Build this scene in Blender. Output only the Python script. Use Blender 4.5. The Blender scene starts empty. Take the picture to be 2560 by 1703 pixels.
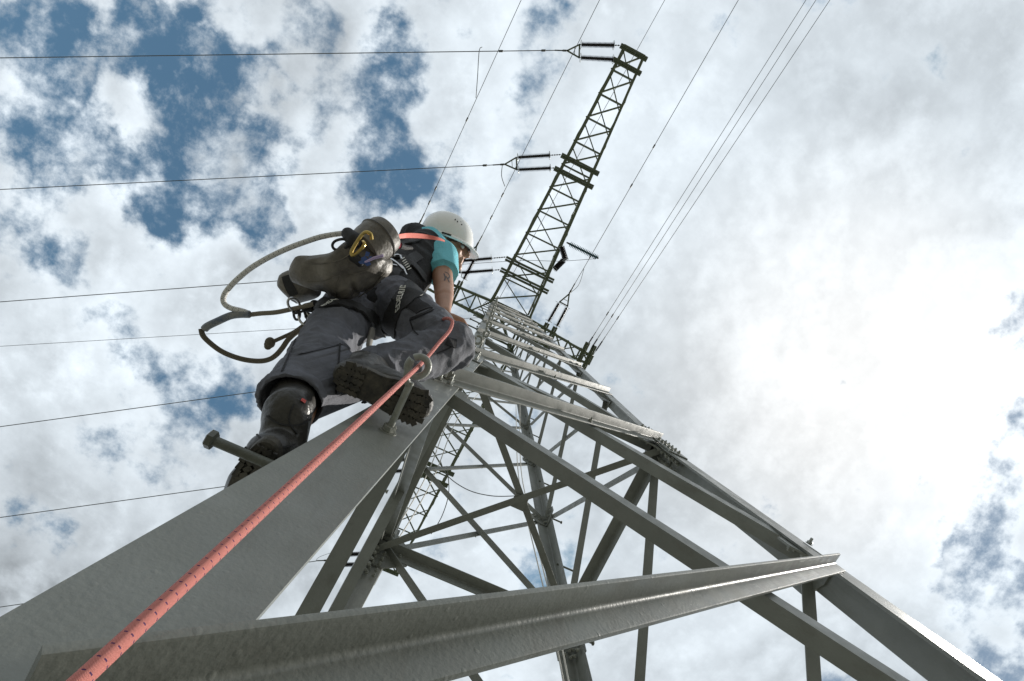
import bpy, math, random
from mathutils import Vector, Matrix, noise
from mathutils.bvhtree import BVHTree
random.seed(7)
S = bpy.context.scene
COL = S.collection
V = Vector
# ------------------------------------------------------------------ camera
CAM = V((-0.9017, -1.5028, 0.0))
RX = V((0.902, -0.432, -0.030)).normalized()
FW = V((0.087, 0.113, 0.990)); FW = (FW - RX * FW.dot(RX)).normalized()
DN = FW.cross(RX).normalized()
FPX = 1276.9
cd = bpy.data.cameras.new("camera"); cam = bpy.data.objects.new("camera", cd); COL.objects.link(cam)
cam.matrix_world = Matrix.Translation(CAM) @ Matrix((RX, -DN, -FW)).transposed().to_4x4()
cd.sensor_width = 36; cd.lens = FPX / 2560 * 36; cd.clip_start = 0.02; cd.clip_end = 6000
S.camera = cam
GROUND = -5.2

def at(px, py, z):
    """point at height z (above the lens) that the photograph shows at px, py (2560 wide)"""
    d = RX * ((px - 1280) / FPX) + DN * ((py - 851.5) / FPX) + FW
    return CAM + d * (z / d.z)

# ------------------------------------------------------------------ world, sun, exposure
SUN_EL, SUN_AZ = 50, None
sung = (at(2150, 960, 1) - CAM).normalized()   # where the brightest cloud stands
sund = (RX * .902 + DN * .43); sund = V((sund.x, sund.y, 0)).normalized() * math.cos(math.radians(38)) + V((0, 0, math.sin(math.radians(38))))
SUN_EL = math.asin(sund.z)
world = bpy.data.worlds.new("World"); S.world = world; world.use_nodes = True
def build_world():
    nt = world.node_tree; nt.nodes.clear(); N = nt.nodes; Lk = nt.links
    def nd(t, **k):
        n = N.new(t)
        for a, b in k.items(): setattr(n, a, b)
        return n
    def sk(n, i, v):
        if isinstance(v, (int, float)): n.inputs[i].default_value = v
        elif isinstance(v, (tuple, list)): n.inputs[i].default_value = v
        else: Lk.new(v, n.inputs[i])
    def m(op, a, b=0.0, c=0.0, clamp=False):
        n = nd('ShaderNodeMath', operation=op, use_clamp=clamp); sk(n, 0, a); sk(n, 1, b)
        if op in ('MULTIPLY_ADD',): sk(n, 2, c)
        return n.outputs[0]
    def vm(op, a, b=(0, 0, 0), out=0, scale=None):
        n = nd('ShaderNodeVectorMath', operation=op); sk(n, 0, a)
        if op != 'NORMALIZE' and scale is None: sk(n, 1, b)
        if scale is not None: n.inputs['Scale'].default_value = scale
        return n.outputs[out]
    def mr(v, a, b, c=0.0, d=1.0, mode='SMOOTHSTEP'):
        n = nd('ShaderNodeMapRange', interpolation_type=mode); sk(n, 0, v)
        for i, q in enumerate((a, b, c, d)): sk(n, i + 1, q)
        return n.outputs[0]
    def nz(vec, sc, det, ro, dist=0.0, out='Fac'):
        n = nd('ShaderNodeTexNoise', noise_dimensions='3D'); sk(n, 'Vector', vec)
        n.inputs['Scale'].default_value = sc; n.inputs['Detail'].default_value = det
        n.inputs['Roughness'].default_value = ro; n.inputs['Distortion'].default_value = dist
        return n.outputs[out]
    def mixc(f, a, b, bt='MIX'):
        n = nd('ShaderNodeMix', data_type='RGBA', blend_type=bt); sk(n, 0, f)
        sk(n, 6, a if not isinstance(a, tuple) else a + (1,)); sk(n, 7, b if not isinstance(b, tuple) else b + (1,))
        return n.outputs[2]
    tc = nd('ShaderNodeTexCoord')
    d = vm('NORMALIZE', tc.outputs['Generated'])
    sp = nd('ShaderNodeSeparateXYZ'); Lk.new(d, sp.inputs[0])
    zc = m('MAXIMUM', sp.outputs[2], 0.08)
    P1x = m('ADD', m('DIVIDE', sp.outputs[0], zc), m('MULTIPLY', m('DIVIDE', sp.outputs[1], zc), -.4))
    cb = nd('ShaderNodeCombineXYZ'); Lk.new(m('DIVIDE', sp.outputs[0], zc), cb.inputs[0]); Lk.new(m('DIVIDE', sp.outputs[1], zc), cb.inputs[1])
    P = cb.outputs[0]
    wv = vm('SUBTRACT', nz(P, 3.2, 5, 0.55, out='Color'), (.5, .5, .5))
    wf = vm('SUBTRACT', nz(P, 11, 8, 0.65, out='Color'), (.5, .5, .5))
    Pw = vm('ADD', vm('ADD', P, vm('SCALE', wv, scale=0.30)), vm('SCALE', wf, scale=0.10))
    base = nz(P, 2.6, 12, 0.58, 0.1)
    fine = nz(P, 6.5, 12, 0.61, 0.0)
    # gaps in the cloud deck: (photo px, py on 2357 scale, radius, depth)
    gaps = [(20, 60, 80, .30), (50, 220, 150, .42), (20, 320, 90, .3), (120, 340, 80, .24), (390, 110, 85, .38), (330, 80, 50, .25), (450, 200, 90, .34),
            (530, 90, 75, .34), (300, 400, 80, .26), (500, 440, 130, .42), (400, 440, 90, .3), (610, 490, 70, .28), (870, 70, 50, .30), (885, 200, 72, .38), (835, 320, 55, .26),
            (835, 455, 75, .30), (930, 410, 55, .22), (1050, 440, 85, .24), (500, 300, 50, .2), (250, 690, 60, .27), (460, 860, 80, .24), (330, 810, 50, .24), (130, 560, 60, .2), (50, 500, 55, .22), (560, 910, 60, .2),
            (740, 570, 70, .22), (200, 430, 60, .2), (700, 300, 60, .16), (640, 560, 60, .22), (160, 160, 60, .2), (230, 330, 70, .22), (700, 1180, 50, .15), (520, 760, 40, .16), (150, 270, 80, .25), (2330, 1340, 140, .50), (2250, 1300, 95, .42), (2140, 1225, 60, .30), (2340, 1480, 140, .50), (2290, 1070, 120, .42), (2345, 780, 100, .44), (2350, 900, 80, .36), (1960, 1500, 70, .18),
            (1190, 1545, 80, .18), (1100, 1190, 50, .16), (960, 1330, 50, .18), (1900, 1540, 60, .14)]
    tot = None
    for gx, gy, r, w in gaps:
        q = at(gx * 1.0861, gy * 1.0861, 1.0) - CAM; rr = r * 1.0861 / FPX * 1.95
        g = mr(vm('DISTANCE', Pw, (q.x, q.y, 0), out=1), rr, 0.0, 0.0, w * 1.15)
        tot = g if tot is None else m('ADD', tot, g)
    tot = m('SUBTRACT', m('MINIMUM', tot, 0.50), mr(P1x, 0.0, .45, 0.0, .13))
    dens = m('SUBTRACT', m('ADD', m('ADD', m('MULTIPLY', m('SUBTRACT', fine, .5), 1.75), m('MULTIPLY', m('SUBTRACT', base, .5), 1.3)), 0.83), tot)
    cover = mr(dens, 0.34, 0.74)
    wisp = m('MULTIPLY', mr(nz(P, 4.5, 12, 0.66, 0.1), 0.48, 0.66), 0.85)
    cover = m('MAXIMUM', cover, wisp)
    # relief: brighter towards the sun
    sd = V((sund.x, sund.y, 0)).normalized() * 0.05
    b2 = nz(vm('ADD', P, (sd.x, sd.y, 0)), 2.6, 12, 0.58, 0.1)
    f2 = nz(vm('ADD', P, (sd.x * .4, sd.y * .4, 0)), 6.5, 12, 0.61, 0.0)
    rel = m('ADD', m('MULTIPLY', m('SUBTRACT', base, b2), 1.3), m('MULTIPLY', m('SUBTRACT', fine, f2), 0.55))
    big = nz(P, 1.4, 4, 0.5)
    sq = V((sung.x, sung.y, 0)) / sung.z
    ds = vm('DISTANCE', P, (sq.x, sq.y, 0), out=1)
    glow = mr(ds, 0.62, 0.05, 0.0, 1.0)
    glow2 = mr(ds, 1.6, 0.2, 0.0, 1.0)
    thick = mr(dens, 0.55, 0.95)
    lum = m('ADD', 0.60, m('MULTIPLY', m('SUBTRACT', big, 0.5), 1.15))
    calm = mr(P1x, -.25, .45, 1.0, .6)
    rel = m('MULTIPLY', rel, calm)
    lum = m('ADD', lum, m('MULTIPLY', rel, 1.0))
    lum = m('ADD', lum, m('MULTIPLY', m('MULTIPLY', m('SUBTRACT', fine, .5), calm), .75))
    lum = m('ADD', lum, m('MULTIPLY', m('SUBTRACT', 1.0, thick), 0.20))
    lum = m('ADD', lum, m('MULTIPLY', glow2, 0.13))
    lum = m('ADD', lum, m('MULTIPLY', glow, 0.15))
    lum = m('MAXIMUM', lum, 0.30)
    tint = mixc(glow, (0.865, 0.95, 1.02), (0.99, 1.0, 1.0))
    vs = nd('ShaderNodeVectorMath', operation='SCALE'); Lk.new(tint, vs.inputs[0]); Lk.new(lum, vs.inputs['Scale'])
    sky = nd('ShaderNodeTexSky', sky_type='NISHITA', sun_disc=False)
    sky.sun_elevation = SUN_EL; sky.sun_rotation = math.atan2(sund.x, sund.y); sky.air_density = 1.0; sky.dust_density = 0.6; sky.ozone_density = 0.6
    skyc = nd('ShaderNodeVectorMath', operation='SCALE'); Lk.new(mixc(1.0, mixc(1.0, sky.outputs[0], (0.88, 1.12, 1.02), 'MULTIPLY'), (1.7, 2.35, 3.2), 'DARKEN'), skyc.inputs[0]); skyc.inputs['Scale'].default_value = 1.0
    bg1 = nd('ShaderNodeBackground'); Lk.new(skyc.outputs[0], bg1.inputs[0]); bg1.inputs[1].default_value = 0.13
    bg2 = nd('ShaderNodeBackground'); Lk.new(vs.outputs[0], bg2.inputs[0]); bg2.inputs[1].default_value = 1.0
    mx = nd('ShaderNodeMixShader'); Lk.new(cover, mx.inputs[0]); Lk.new(bg1.outputs[0], mx.inputs[1]); Lk.new(bg2.outputs[0], mx.inputs[2])
    out = nd('ShaderNodeOutputWorld'); Lk.new(mx.outputs[0], out.inputs[0])
build_world()
sl = bpy.data.lights.new("sun", 'SUN'); sl.energy = 4.2; sl.angle = math.radians(0.6); sl.color = (1, .955, .88)
so = bpy.data.objects.new("sun", sl); COL.objects.link(so); so.rotation_euler = (-sund).to_track_quat('-Z', 'Y').to_euler(); so.location = (6, 4, 30)
S.view_settings.view_transform = 'Standard'; S.view_settings.look = 'None'; S.view_settings.exposure = 0.13; S.view_settings.gamma = 1
S.render.engine = 'CYCLES'

# ------------------------------------------------------------------ materials
def mat(name, col, rough=.5, metal=0.0, bump=0.0, bscale=60, var=0.0, vscale=6, spec=.5, col2=None, vdet=6, fn=None, coat=0.0):
    m = bpy.data.materials.new(name); m.use_nodes = True; nt = m.node_tree; b = nt.nodes['Principled BSDF']
    b.inputs['Base Color'].default_value = (*col, 1); b.inputs['Roughness'].default_value = rough; b.inputs['Metallic'].default_value = metal
    b.inputs['Specular IOR Level'].default_value = spec; b.inputs['Coat Weight'].default_value = coat
    tc = nt.nodes.new('ShaderNodeTexCoord')
    if var or col2:
        n = nt.nodes.new('ShaderNodeTexNoise'); n.inputs['Scale'].default_value = vscale; n.inputs['Detail'].default_value = vdet; n.inputs['Roughness'].default_value = .65
        nt.links.new(tc.outputs['Object'], n.inputs['Vector'])
        r = nt.nodes.new('ShaderNodeValToRGB'); nt.links.new(n.outputs['Fac'], r.inputs[0])
        c2 = col2 or tuple(c * (1 - var) for c in col)
        r.color_ramp.elements[0].position = .36; r.color_ramp.elements[1].position = .64
        r.color_ramp.elements[0].color = (*c2, 1); r.color_ramp.elements[1].color = (*col, 1)
        nt.links.new(r.outputs[0], b.inputs['Base Color'])
    if bump:
        n = nt.nodes.new('ShaderNodeTexNoise'); n.inputs['Scale'].default_value = bscale; n.inputs['Detail'].default_value = 5
        nt.links.new(tc.outputs['Object'], n.inputs['Vector'])
        bm = nt.nodes.new('ShaderNodeBump'); bm.inputs['Strength'].default_value = bump; bm.inputs['Distance'].default_value = .004
        nt.links.new(n.outputs['Fac'], bm.inputs['Height']); nt.links.new(bm.outputs[0], b.inputs['Normal'])
    if fn: fn(nt, b, tc)
    return m

def paint_extra(nt, b, tc):
    """brushed tower paint: runs, specks, chips and grime"""
    N = nt.nodes; L = nt.links
    base = b.inputs['Base Color'].links[0].from_socket
    v = N.new('ShaderNodeTexVoronoi'); v.inputs['Scale'].default_value = 55; L.new(tc.outputs['Object'], v.inputs['Vector'])
    n = N.new('ShaderNodeTexNoise'); n.inputs['Scale'].default_value = 14; n.inputs['Detail'].default_value = 8; L.new(tc.outputs['Object'], n.inputs['Vector'])
    mul = N.new('ShaderNodeMath'); mul.operation = 'MULTIPLY_ADD'; L.new(n.outputs['Fac'], mul.inputs[0]); mul.inputs[1].default_value = .22; L.new(v.outputs['Distance'], mul.inputs[2])
    r = N.new('ShaderNodeMapRange'); L.new(mul.outputs[0], r.inputs[0]); r.inputs[1].default_value = .13; r.inputs[2].default_value = .17; r.inputs[3].default_value = .35; r.inputs[4].default_value = 0
    mx = N.new('ShaderNodeMix'); mx.data_type = 'RGBA'; L.new(r.outputs[0], mx.inputs[0]); L.new(base, mx.inputs[6]); mx.inputs[7].default_value = (.10, .095, .08, 1)
    mp = N.new('ShaderNodeMapping'); mp.inputs['Scale'].default_value = (16, 16, 1.6); L.new(tc.outputs['Object'], mp.inputs[0])
    dr = N.new('ShaderNodeTexNoise'); dr.inputs['Scale'].default_value = 1.0; dr.inputs['Detail'].default_value = 9; dr.inputs['Roughness'].default_value = .7; L.new(mp.outputs[0], dr.inputs['Vector'])
    dm = N.new('ShaderNodeMapRange'); L.new(dr.outputs['Fac'], dm.inputs[0]); dm.inputs[1].default_value = .52; dm.inputs[2].default_value = .74; dm.inputs[3].default_value = 0; dm.inputs[4].default_value = .45
    m3 = N.new('ShaderNodeMix'); m3.data_type = 'RGBA'; L.new(dm.outputs[0], m3.inputs[0]); L.new(mx.outputs[2], m3.inputs[6]); m3.inputs[7].default_value = (.115, .105, .085, 1)
    L.new(m3.outputs[2], b.inputs['Base Color'])
    rr = N.new('ShaderNodeMapRange'); L.new(n.outputs['Fac'], rr.inputs[0]); rr.inputs[1].default_value = .3; rr.inputs[2].default_value = .7; rr.inputs[3].default_value = .28; rr.inputs[4].default_value = .55; L.new(rr.outputs[0], b.inputs['Roughness'])
    n2 = N.new('ShaderNodeTexNoise'); n2.inputs['Scale'].default_value = 160; n2.inputs['Detail'].default_value = 3; L.new(tc.outputs['Object'], n2.inputs['Vector'])
    v2 = N.new('ShaderNodeTexVoronoi'); v2.inputs['Scale'].default_value = 34; L.new(tc.outputs['Object'], v2.inputs['Vector'])
    p = N.new('ShaderNodeMapRange'); L.new(v2.outputs['Distance'], p.inputs[0]); p.inputs[1].default_value = .05; p.inputs[2].default_value = .13; p.inputs[3].default_value = .6; p.inputs[4].default_value = 0
    n3 = N.new('ShaderNodeTexNoise'); n3.inputs['Scale'].default_value = 22; n3.inputs['Detail'].default_value = 4; L.new(tc.outputs['Object'], n3.inputs['Vector'])
    s = N.new('ShaderNodeMath'); s.operation = 'ADD'; L.new(n2.outputs['Fac'], s.inputs[0]); L.new(p.outputs[0], s.inputs[1])
    s2 = N.new('ShaderNodeMath'); s2.operation = 'MULTIPLY_ADD'; L.new(n3.outputs['Fac'], s2.inputs[0]); s2.inputs[1].default_value = 1.2; L.new(s.outputs[0], s2.inputs[2])
    bm = N.new('ShaderNodeBump'); bm.inputs['Strength'].default_value = .45; bm.inputs['Distance'].default_value = .0009; L.new(s2.outputs[0], bm.inputs['Height'])
    L.new(bm.outputs[0], b.inputs['Normal'])

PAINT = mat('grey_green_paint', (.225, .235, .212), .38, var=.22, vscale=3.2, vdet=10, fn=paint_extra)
STEELD = mat('backlit_paint', (.115, .14, .085), .5, var=.2, vscale=4)  # same paint for the far steel, its backlit darkness put into the colour
ZINC = mat('galvanised_zinc', (.42, .43, .40), .38, metal=.75, var=.25, vscale=30, bump=.2)
STEPM = mat('dark_step_bolt', (.12, .125, .10), .45, var=.3, vscale=30, bump=.4, bscale=150)
BOLT = mat('painted_bolt', (.33, .34, .30), .4, var=.3, vscale=40, bump=.3, bscale=200)
INSUL = mat('dark_glazed_insulator', (.012, .010, .010), .28)
INSBL = mat('teal_composite_insulator', (.045, .13, .15), .45)
ALU = mat('weathered_aluminium_wire', (.10, .105, .10), .5, metal=.4)
CABLE = mat('white_rope', (.62, .60, .55), .8)

def weave(c1, c2, sx, sy, flecks=None):
    def f(nt, b, tc):
        N = nt.nodes; L = nt.links
        w = N.new('ShaderNodeTexWave'); w.wave_type = 'BANDS'; w.bands_direction = 'DIAGONAL'; w.inputs['Scale'].default_value = sx; w.inputs['Distortion'].default_value = 1.0
        mp = N.new('ShaderNodeMapping'); L.new(tc.outputs['UV'], mp.inputs[0]); L.new(mp.outputs[0], w.inputs['Vector'])
        mp2 = N.new('ShaderNodeMapping'); L.new(tc.outputs['UV'], mp2.inputs[0]); mp2.inputs['Scale'].default_value = (1, -1, 1)
        w2 = N.new('ShaderNodeTexWave'); w2.wave_type = 'BANDS'; w2.bands_direction = 'DIAGONAL'; w2.inputs['Scale'].default_value = sx; L.new(mp2.outputs[0], w2.inputs['Vector'])
        mm = N.new('ShaderNodeMath'); mm.operation = 'MAXIMUM'; L.new(w.outputs['Fac'], mm.inputs[0]); L.new(w2.outputs['Fac'], mm.inputs[1])
        mx = N.new('ShaderNodeMix'); mx.data_type = 'RGBA'; L.new(mm.outputs[0], mx.inputs[0]); mx.inputs[6].default_value = (*c2, 1); mx.inputs[7].default_value = (*c1, 1)
        last = mx.outputs[2]
        if flecks:
            sp = N.new('ShaderNodeSeparateXYZ'); L.new(tc.outputs['UV'], sp.inputs[0])
            def cell(sock, k, off, a):
                q = N.new('ShaderNodeMath'); q.operation = 'MULTIPLY_ADD'; L.new(sock, q.inputs[0]); q.inputs[1].default_value = k; q.inputs[2].default_value = off
                fr = N.new('ShaderNodeMath'); fr.operation = 'FRACT'; L.new(q.outputs[0], fr.inputs[0])
                lt = N.new('ShaderNodeMath'); lt.operation = 'LESS_THAN'; L.new(fr.outputs[0], lt.inputs[0]); lt.inputs[1].default_value = a
                return lt.outputs[0]
            a = cell(sp.outputs[0], flecks[1], 0, .10); c = cell(sp.outputs[1], 7, .2, .5)
            k = N.new('ShaderNodeMath'); k.operation = 'MULTIPLY'; L.new(a, k.inputs[0]); L.new(c, k.inputs[1])
            m2 = N.new('ShaderNodeMix'); m2.data_type = 'RGBA'; L.new(k.outputs[0], m2.inputs[0]); L.new(last, m2.inputs[6]); m2.inputs[7].default_value = (*flecks[0], 1); last = m2.outputs[2]
        L.new(last, b.inputs['Base Color'])
        bm = N.new('ShaderNodeBump'); bm.inputs['Strength'].default_value = .8; bm.inputs['Distance'].default_value = .0012; L.new(mm.outputs[0], bm.inputs['Height']); L.new(bm.outputs[0], b.inputs['Normal'])
    return f
ROPE = mat('coral_braided_rope', (.80, .24, .17), .75, fn=weave((.88, .31, .26), (.68, .18, .14), 26, 1, ((.10, .02, .12), 5.2)))
WROPE = mat('white_flecked_rope', (.7, .68, .6), .8, fn=weave((.94, .93, .90), (.88, .87, .83), 30, 1, ((.03, .03, .03), 5)))
DROPE = mat('dirty_braided_rope', (.2, .18, .13), .85, fn=weave((.22, .19, .14), (.09, .08, .055), 30, 1, ((.03, .02, .02), 22)))
SLEEVE = mat('worn_blue_grey_sleeve', (.10, .13, .19), .5, col2=(.28, .28, .26), vscale=28, bump=.4)

# ------------------------------------------------------------------ mesh builder
class MB:
    def __init__(s): s.v = []; s.f = []; s.uv = {}
    def add(s, vs, fs, uvs=None):
        o = len(s.v); s.v += [V(p) for p in vs]
        for i, f in enumerate(fs):
            s.f.append(tuple(a + o for a in f))
            if uvs: s.uv[len(s.f) - 1] = uvs[i]
        return s
    def box(s, c, ax, ay, az):
        c = V(c); vs = [c + ax * i + ay * j + az * k for i in (-1, 1) for j in (-1, 1) for k in (-1, 1)]
        return s.add(vs, [(0, 1, 3, 2), (4, 6, 7, 5), (0, 4, 5, 1), (2, 3, 7, 6), (0, 2, 6, 4), (1, 5, 7, 3)])
    def prism(s, p, q, poly):
        """poly: list of offset Vectors at both ends"""
        n = len(poly); vs = [p + o for o in poly] + [q + o for o in poly]
        fs = [(i, (i + 1) % n, n + (i + 1) % n, n + i) for i in range(n)] + [tuple(range(n - 1, -1, -1)), tuple(range(n, 2 * n))]
        return s.add(vs, fs)
    def angle(s, p, q, d1, d2, a, b, t, fil=True):
        p = V(p); q = V(q); ax = (q - p).normalized()
        d1 = (d1 - ax * d1.dot(ax)).normalized(); d2 = (d2 - ax * d2.dot(ax) - d1 * d2.dot(d1)).normalized()
        pts = [(0, 0), (a, 0), (a, t * .55), (a - t * .15, t * .87), (a - t * .5, t)]
        if fil:
            r = t * .95
            for k in range(5):
                w = math.pi / 2 * k / 4; pts.append((t + r - r * math.sin(w), t + r - r * math.cos(w)))
        else: pts.append((t, t))
        pts += [(t, b - t * .5), (t * .87, b - t * .15), (t * .55, b), (0, b)]
        return s.prism(p, q, [d1 * x + d2 * y for x, y in pts])
    def tube(s, pts, r, seg=8, cap=True, closed=False):
        pts = [V(p) for p in pts]; n = len(pts); rs = r if isinstance(r, (list, tuple)) else [r] * n
        vs = []; fs = []; uv = []; L = 0; u = None; Ls = []
        for i in range(n):
            if closed: t = (pts[(i + 1) % n] - pts[i - 1]).normalized()
            else: t = (pts[min(i + 1, n - 1)] - pts[max(i - 1, 0)]).normalized()
            if u is None: u = t.orthogonal().normalized()
            u = (u - t * u.dot(t)).normalized(); w = t.cross(u)
            if i: L += (pts[i] - pts[i - 1]).length
            Ls.append(L / max(rs[i], 1e-4) / 10)
            vs += [pts[i] + (u * math.cos(2 * math.pi * k / seg) + w * math.sin(2 * math.pi * k / seg)) * rs[i] for k in range(seg)]
        m = n if closed else n - 1
        for i in range(m):
            for k in range(seg):
                j = (i + 1) % n; fs.append((i * seg + k, i * seg + (k + 1) % seg, j * seg + (k + 1) % seg, j * seg + k))
                l1 = Ls[i]; l2 = Ls[j] if j else Ls[i] + .1
                uv.append([(l1, k / seg), (l1, (k + 1) / seg), (l2, (k + 1) / seg), (l2, k / seg)])
        if cap and not closed:
            fs.append(tuple(range(seg - 1, -1, -1))); fs.append(tuple(range((n - 1) * seg, n * seg))); uv += [[(0, 0)] * seg] * 2
        return s.add(vs, fs, uv)
    def lathe(s, p, ax, prof, seg=14):
        p = V(p); ax = V(ax).normalized(); return s.tube([p + ax * h for h, r in prof], [max(r, 1e-4) for h, r in prof], seg) if False else s._lathe(p, ax, prof, seg)
    def _lathe(s, p, ax, prof, seg):
        u = ax.orthogonal().normalized(); w = ax.cross(u); vs = []; fs = []
        for h, r in prof: vs += [p + ax * h + (u * math.cos(2 * math.pi * k / seg) + w * math.sin(2 * math.pi * k / seg)) * max(r, 1e-5) for k in range(seg)]
        for i in range(len(prof) - 1):
            for k in range(seg): fs.append((i * seg + k, i * seg + (k + 1) % seg, (i + 1) * seg + (k + 1) % seg, (i + 1) * seg + k))
        fs.append(tuple(range(seg - 1, -1, -1))); fs.append(tuple(range((len(prof) - 1) * seg, len(prof) * seg)))
        return s.add(vs, fs)
    def nut(s, p, n, r=.013, h=.011, stub=.02):
        """washer, hexagon nut and threaded stub standing on a plate at p along n"""
        s._lathe(p, n, [(0, r * 1.35), (.0025, r * 1.35)], 12)
        s._lathe(p + n * .0025, n, [(0, r * .98), (h * .1, r * 1.08), (h * .9, r * 1.08), (h, r * .95)], 6)
        if stub: s._lathe(p + n * (h + .0025), n, [(0, r * .55), (stub * .9, r * .55), (stub, r * .42)], 8)
        return s
    def build(s, name, m, parent=None, smooth=True, **tags):
        c = sum(s.v, V()) / max(len(s.v), 1)
        me = bpy.data.meshes.new(name); me.from_pydata([p - c for p in s.v], [], s.f); me.update()
        if s.uv:
            uvl = me.uv_layers.new(name='uv')
            for fi, uvs in s.uv.items():
                for li, q in zip(me.polygons[fi].loop_indices, uvs): uvl.data[li].uv = q
        me.materials.append(m)
        if smooth:
            me.shade_smooth(); me.set_sharp_from_angle(angle=math.radians(35))
        return place(name, me, c, parent, **tags)
def wloc(o):
    l = V(o.location)
    while o.parent: o = o.parent; l += o.location
    return l
def place(name, me, c, parent=None, **tags):
    o = bpy.data.objects.new(name, me); COL.objects.link(o)
    if parent: o.parent = parent; o.location = V(c) - wloc(parent)
    else: o.location = c
    for k, v in tags.items(): o[k] = v
    return o
def empty(name, loc, label, category, group=None):
    o = bpy.data.objects.new(name, None); COL.objects.link(o); o.location = loc; o.empty_display_size = .1
    o['label'] = label; o['category'] = category
    if group: o['group'] = group
    return o
def curve(pts, n=10, closed=False):
    """Catmull-Rom through pts"""
    pts = [V(p) for p in pts]; out = []
    for i in range(len(pts) - 1):
        a = pts[max(i - 1, 0)]; b = pts[i]; c = pts[i + 1]; d = pts[min(i + 2, len(pts) - 1)]
        for k in range(n):
            t = k / n; out.append(.5 * ((2 * b) + (c - a) * t + (2 * a - 5 * b + 4 * c - d) * t * t + (3 * b - a - 3 * c + d) * t ** 3))
    out.append(pts[-1]); return out

# ------------------------------------------------------------------ ground
gm = mat('dry_mown_meadow', (.21, .205, .18), .9, col2=(.11, .115, .09), vscale=.35, vdet=10, bump=.5, bscale=8)
g = MB(); n = 40; R = 3000
vs = []; fs = []
for i in range(n + 1):
    for j in range(n + 1):
        x = (i / n * 2 - 1); y = (j / n * 2 - 1); x = math.copysign(abs(x) ** 2.5, x) * R; y = math.copysign(abs(y) ** 2.5, y) * R
        vs.append((x, y, GROUND + .12 * noise.noise(V((x * .1, y * .1, 0)))))
for i in range(n):
    for j in range(n): fs.append((i * (n + 1) + j, (i + 1) * (n + 1) + j, (i + 1) * (n + 1) + j + 1, i * (n + 1) + j + 1))
g.add(vs, fs); g.build('ground', gm, kind='structure')

# ------------------------------------------------------------------ transmission tower
TW = empty('transmission_tower', (0, 0, GROUND), 'tall grey green painted steel lattice power pylon the climber clings to', 'pylon')
ZS = [-5.15, -3.1, -1.25, 0.42, 2.108, 3.743, 5.363, 6.966, 8.5, 9.95, 11.35, 12.7, 14.0, 15.233]
ZW = 3.743; ZT = 15.233; ZTOP = 16.35; W2 = .85; WT = .6057
def wid(z):
    if z < ZW: return W2 + .0796 * (ZW - z)
    if z <= ZT: return W2 + (WT - W2) * (z - ZW) / (ZT - ZW)
    return WT - (z - ZT) * .03
SG = dict(A=(-1, -1), B=(1, -1), C=(-1, 1), D=(1, 1))
def node(n, z): w = wid(z); return V((SG[n][0] * w, SG[n][1] * w, z))
FL = .147; TL = .014
for n in 'ABCD':
    sx, sy = SG[n]
    for k, (z0, z1) in enumerate(((-5.15, ZW), (ZW, ZTOP))):
        m_ = MB(); a, t = (FL, TL) if k == 0 else (.125, .011)
        m_.angle(node(n, z0), node(n, z1), V((-sx, 0, 0)), V((0, -sy, 0)), a, a, t)
        m_.build('leg', PAINT, TW)
    MB().box(node(n, GROUND + .1) * 1 + V((-sx * .05, -sy * .05, 0)), V((.3, 0, 0)), V((0, .3, 0)), V((0, 0, .22))).build('concrete_footing', mat('concrete', (.35, .34, .32), .9, var=.2), TW)
FACES = [('A', 'B', V((0, -1, 0))), ('C', 'D', V((0, 1, 0))), ('A', 'C', V((-1, 0, 0))), ('B', 'D', V((1, 0, 0)))]
UP = V((0, 0, 1))
def inset(n, z, d): # move from the heel of the leg towards the middle of its flange
    return node(n, z) + d
for fi, (n1, n2, N) in enumerate(FACES):
    E = (node(n2, 0) - node(n1, 0)).normalized()
    for i in range(len(ZS) - 1):
        z0, z1 = ZS[i], ZS[i + 1]
        sz = (.07, .07, .07, .066, .066, .060, .052, .048, .044, .042, .040, .038, .038)[i]; t = .0075
        ins = .055 if fi == 0 else .085; near = (fi == 0 and i == 3)
        # outer brace rises from n1 to n2, its free flange outwards; the other is bolted behind, free flange inwards
        ex0 = -.055 if near else -.02
        def line(a, za, b, zb, off):
            p = inset(a, za, E * (ins if a == n1 else -ins) * 1); q = inset(b, zb, E * (ins if b == n1 else -ins))
            d = (q - p).normalized(); p = p - d * (.04 if fi == 0 else .02); q = q + d * (.05 if fi == 0 else .02)
            p += N * off; q += N * off; return p, q, d
        p, q, d = line(n1, z0, n2, z1, .0025)
        if near:   # lowest brace in view: a lighter section fixed a little under the node
            sz = .053; p = V((-1.0754, -1.1329, .22)); q = V((.938, -.995, 1.95)); d = (q - p).normalized(); p = p + d * .075; q = q + d * .03
        perp = (UP - d * UP.z).normalized()
        if near: p += perp * .0135; q += perp * .0135
        if N.x < 0: m_ = MB().angle(p + perp * sz * .5 - N * .034, q + perp * sz * .5 - N * .034, -perp, -N, sz, sz, t)
        else: m_ = MB().angle(p + perp * sz * .5, q + perp * sz * .5, -perp, N, sz, sz, t)
        b1 = m_.build('brace', PAINT, TW)
        p, q, d = line(n1, z1, n2, z0, -.0135)
        perp = (UP - d * UP.z).normalized()
        m_ = MB().angle(p - perp * sz * .5, q - perp * sz * .5, perp, -N, sz, sz, t)
        b2 = m_.build('brace', PAINT, TW)
        # crossing bolt + packing
        ce = (inset(n1, z0, E * ins) * 1); 
        w0, w1 = wid(z0), wid(z1); tt = w0 / (w0 + w1)
        cx = (node(n1, z0) + (node(n2, z1) - node(n1, z0)) * tt)
        if near: cx = V((.022, -1.048, 1.237))
        if i >= 3 and i < 9:
            mb = MB(); mb.nut(cx + N * .011 - UP * .012, N, .011, .010, .014)
            mb.build('bolt', BOLT, TW)
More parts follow.
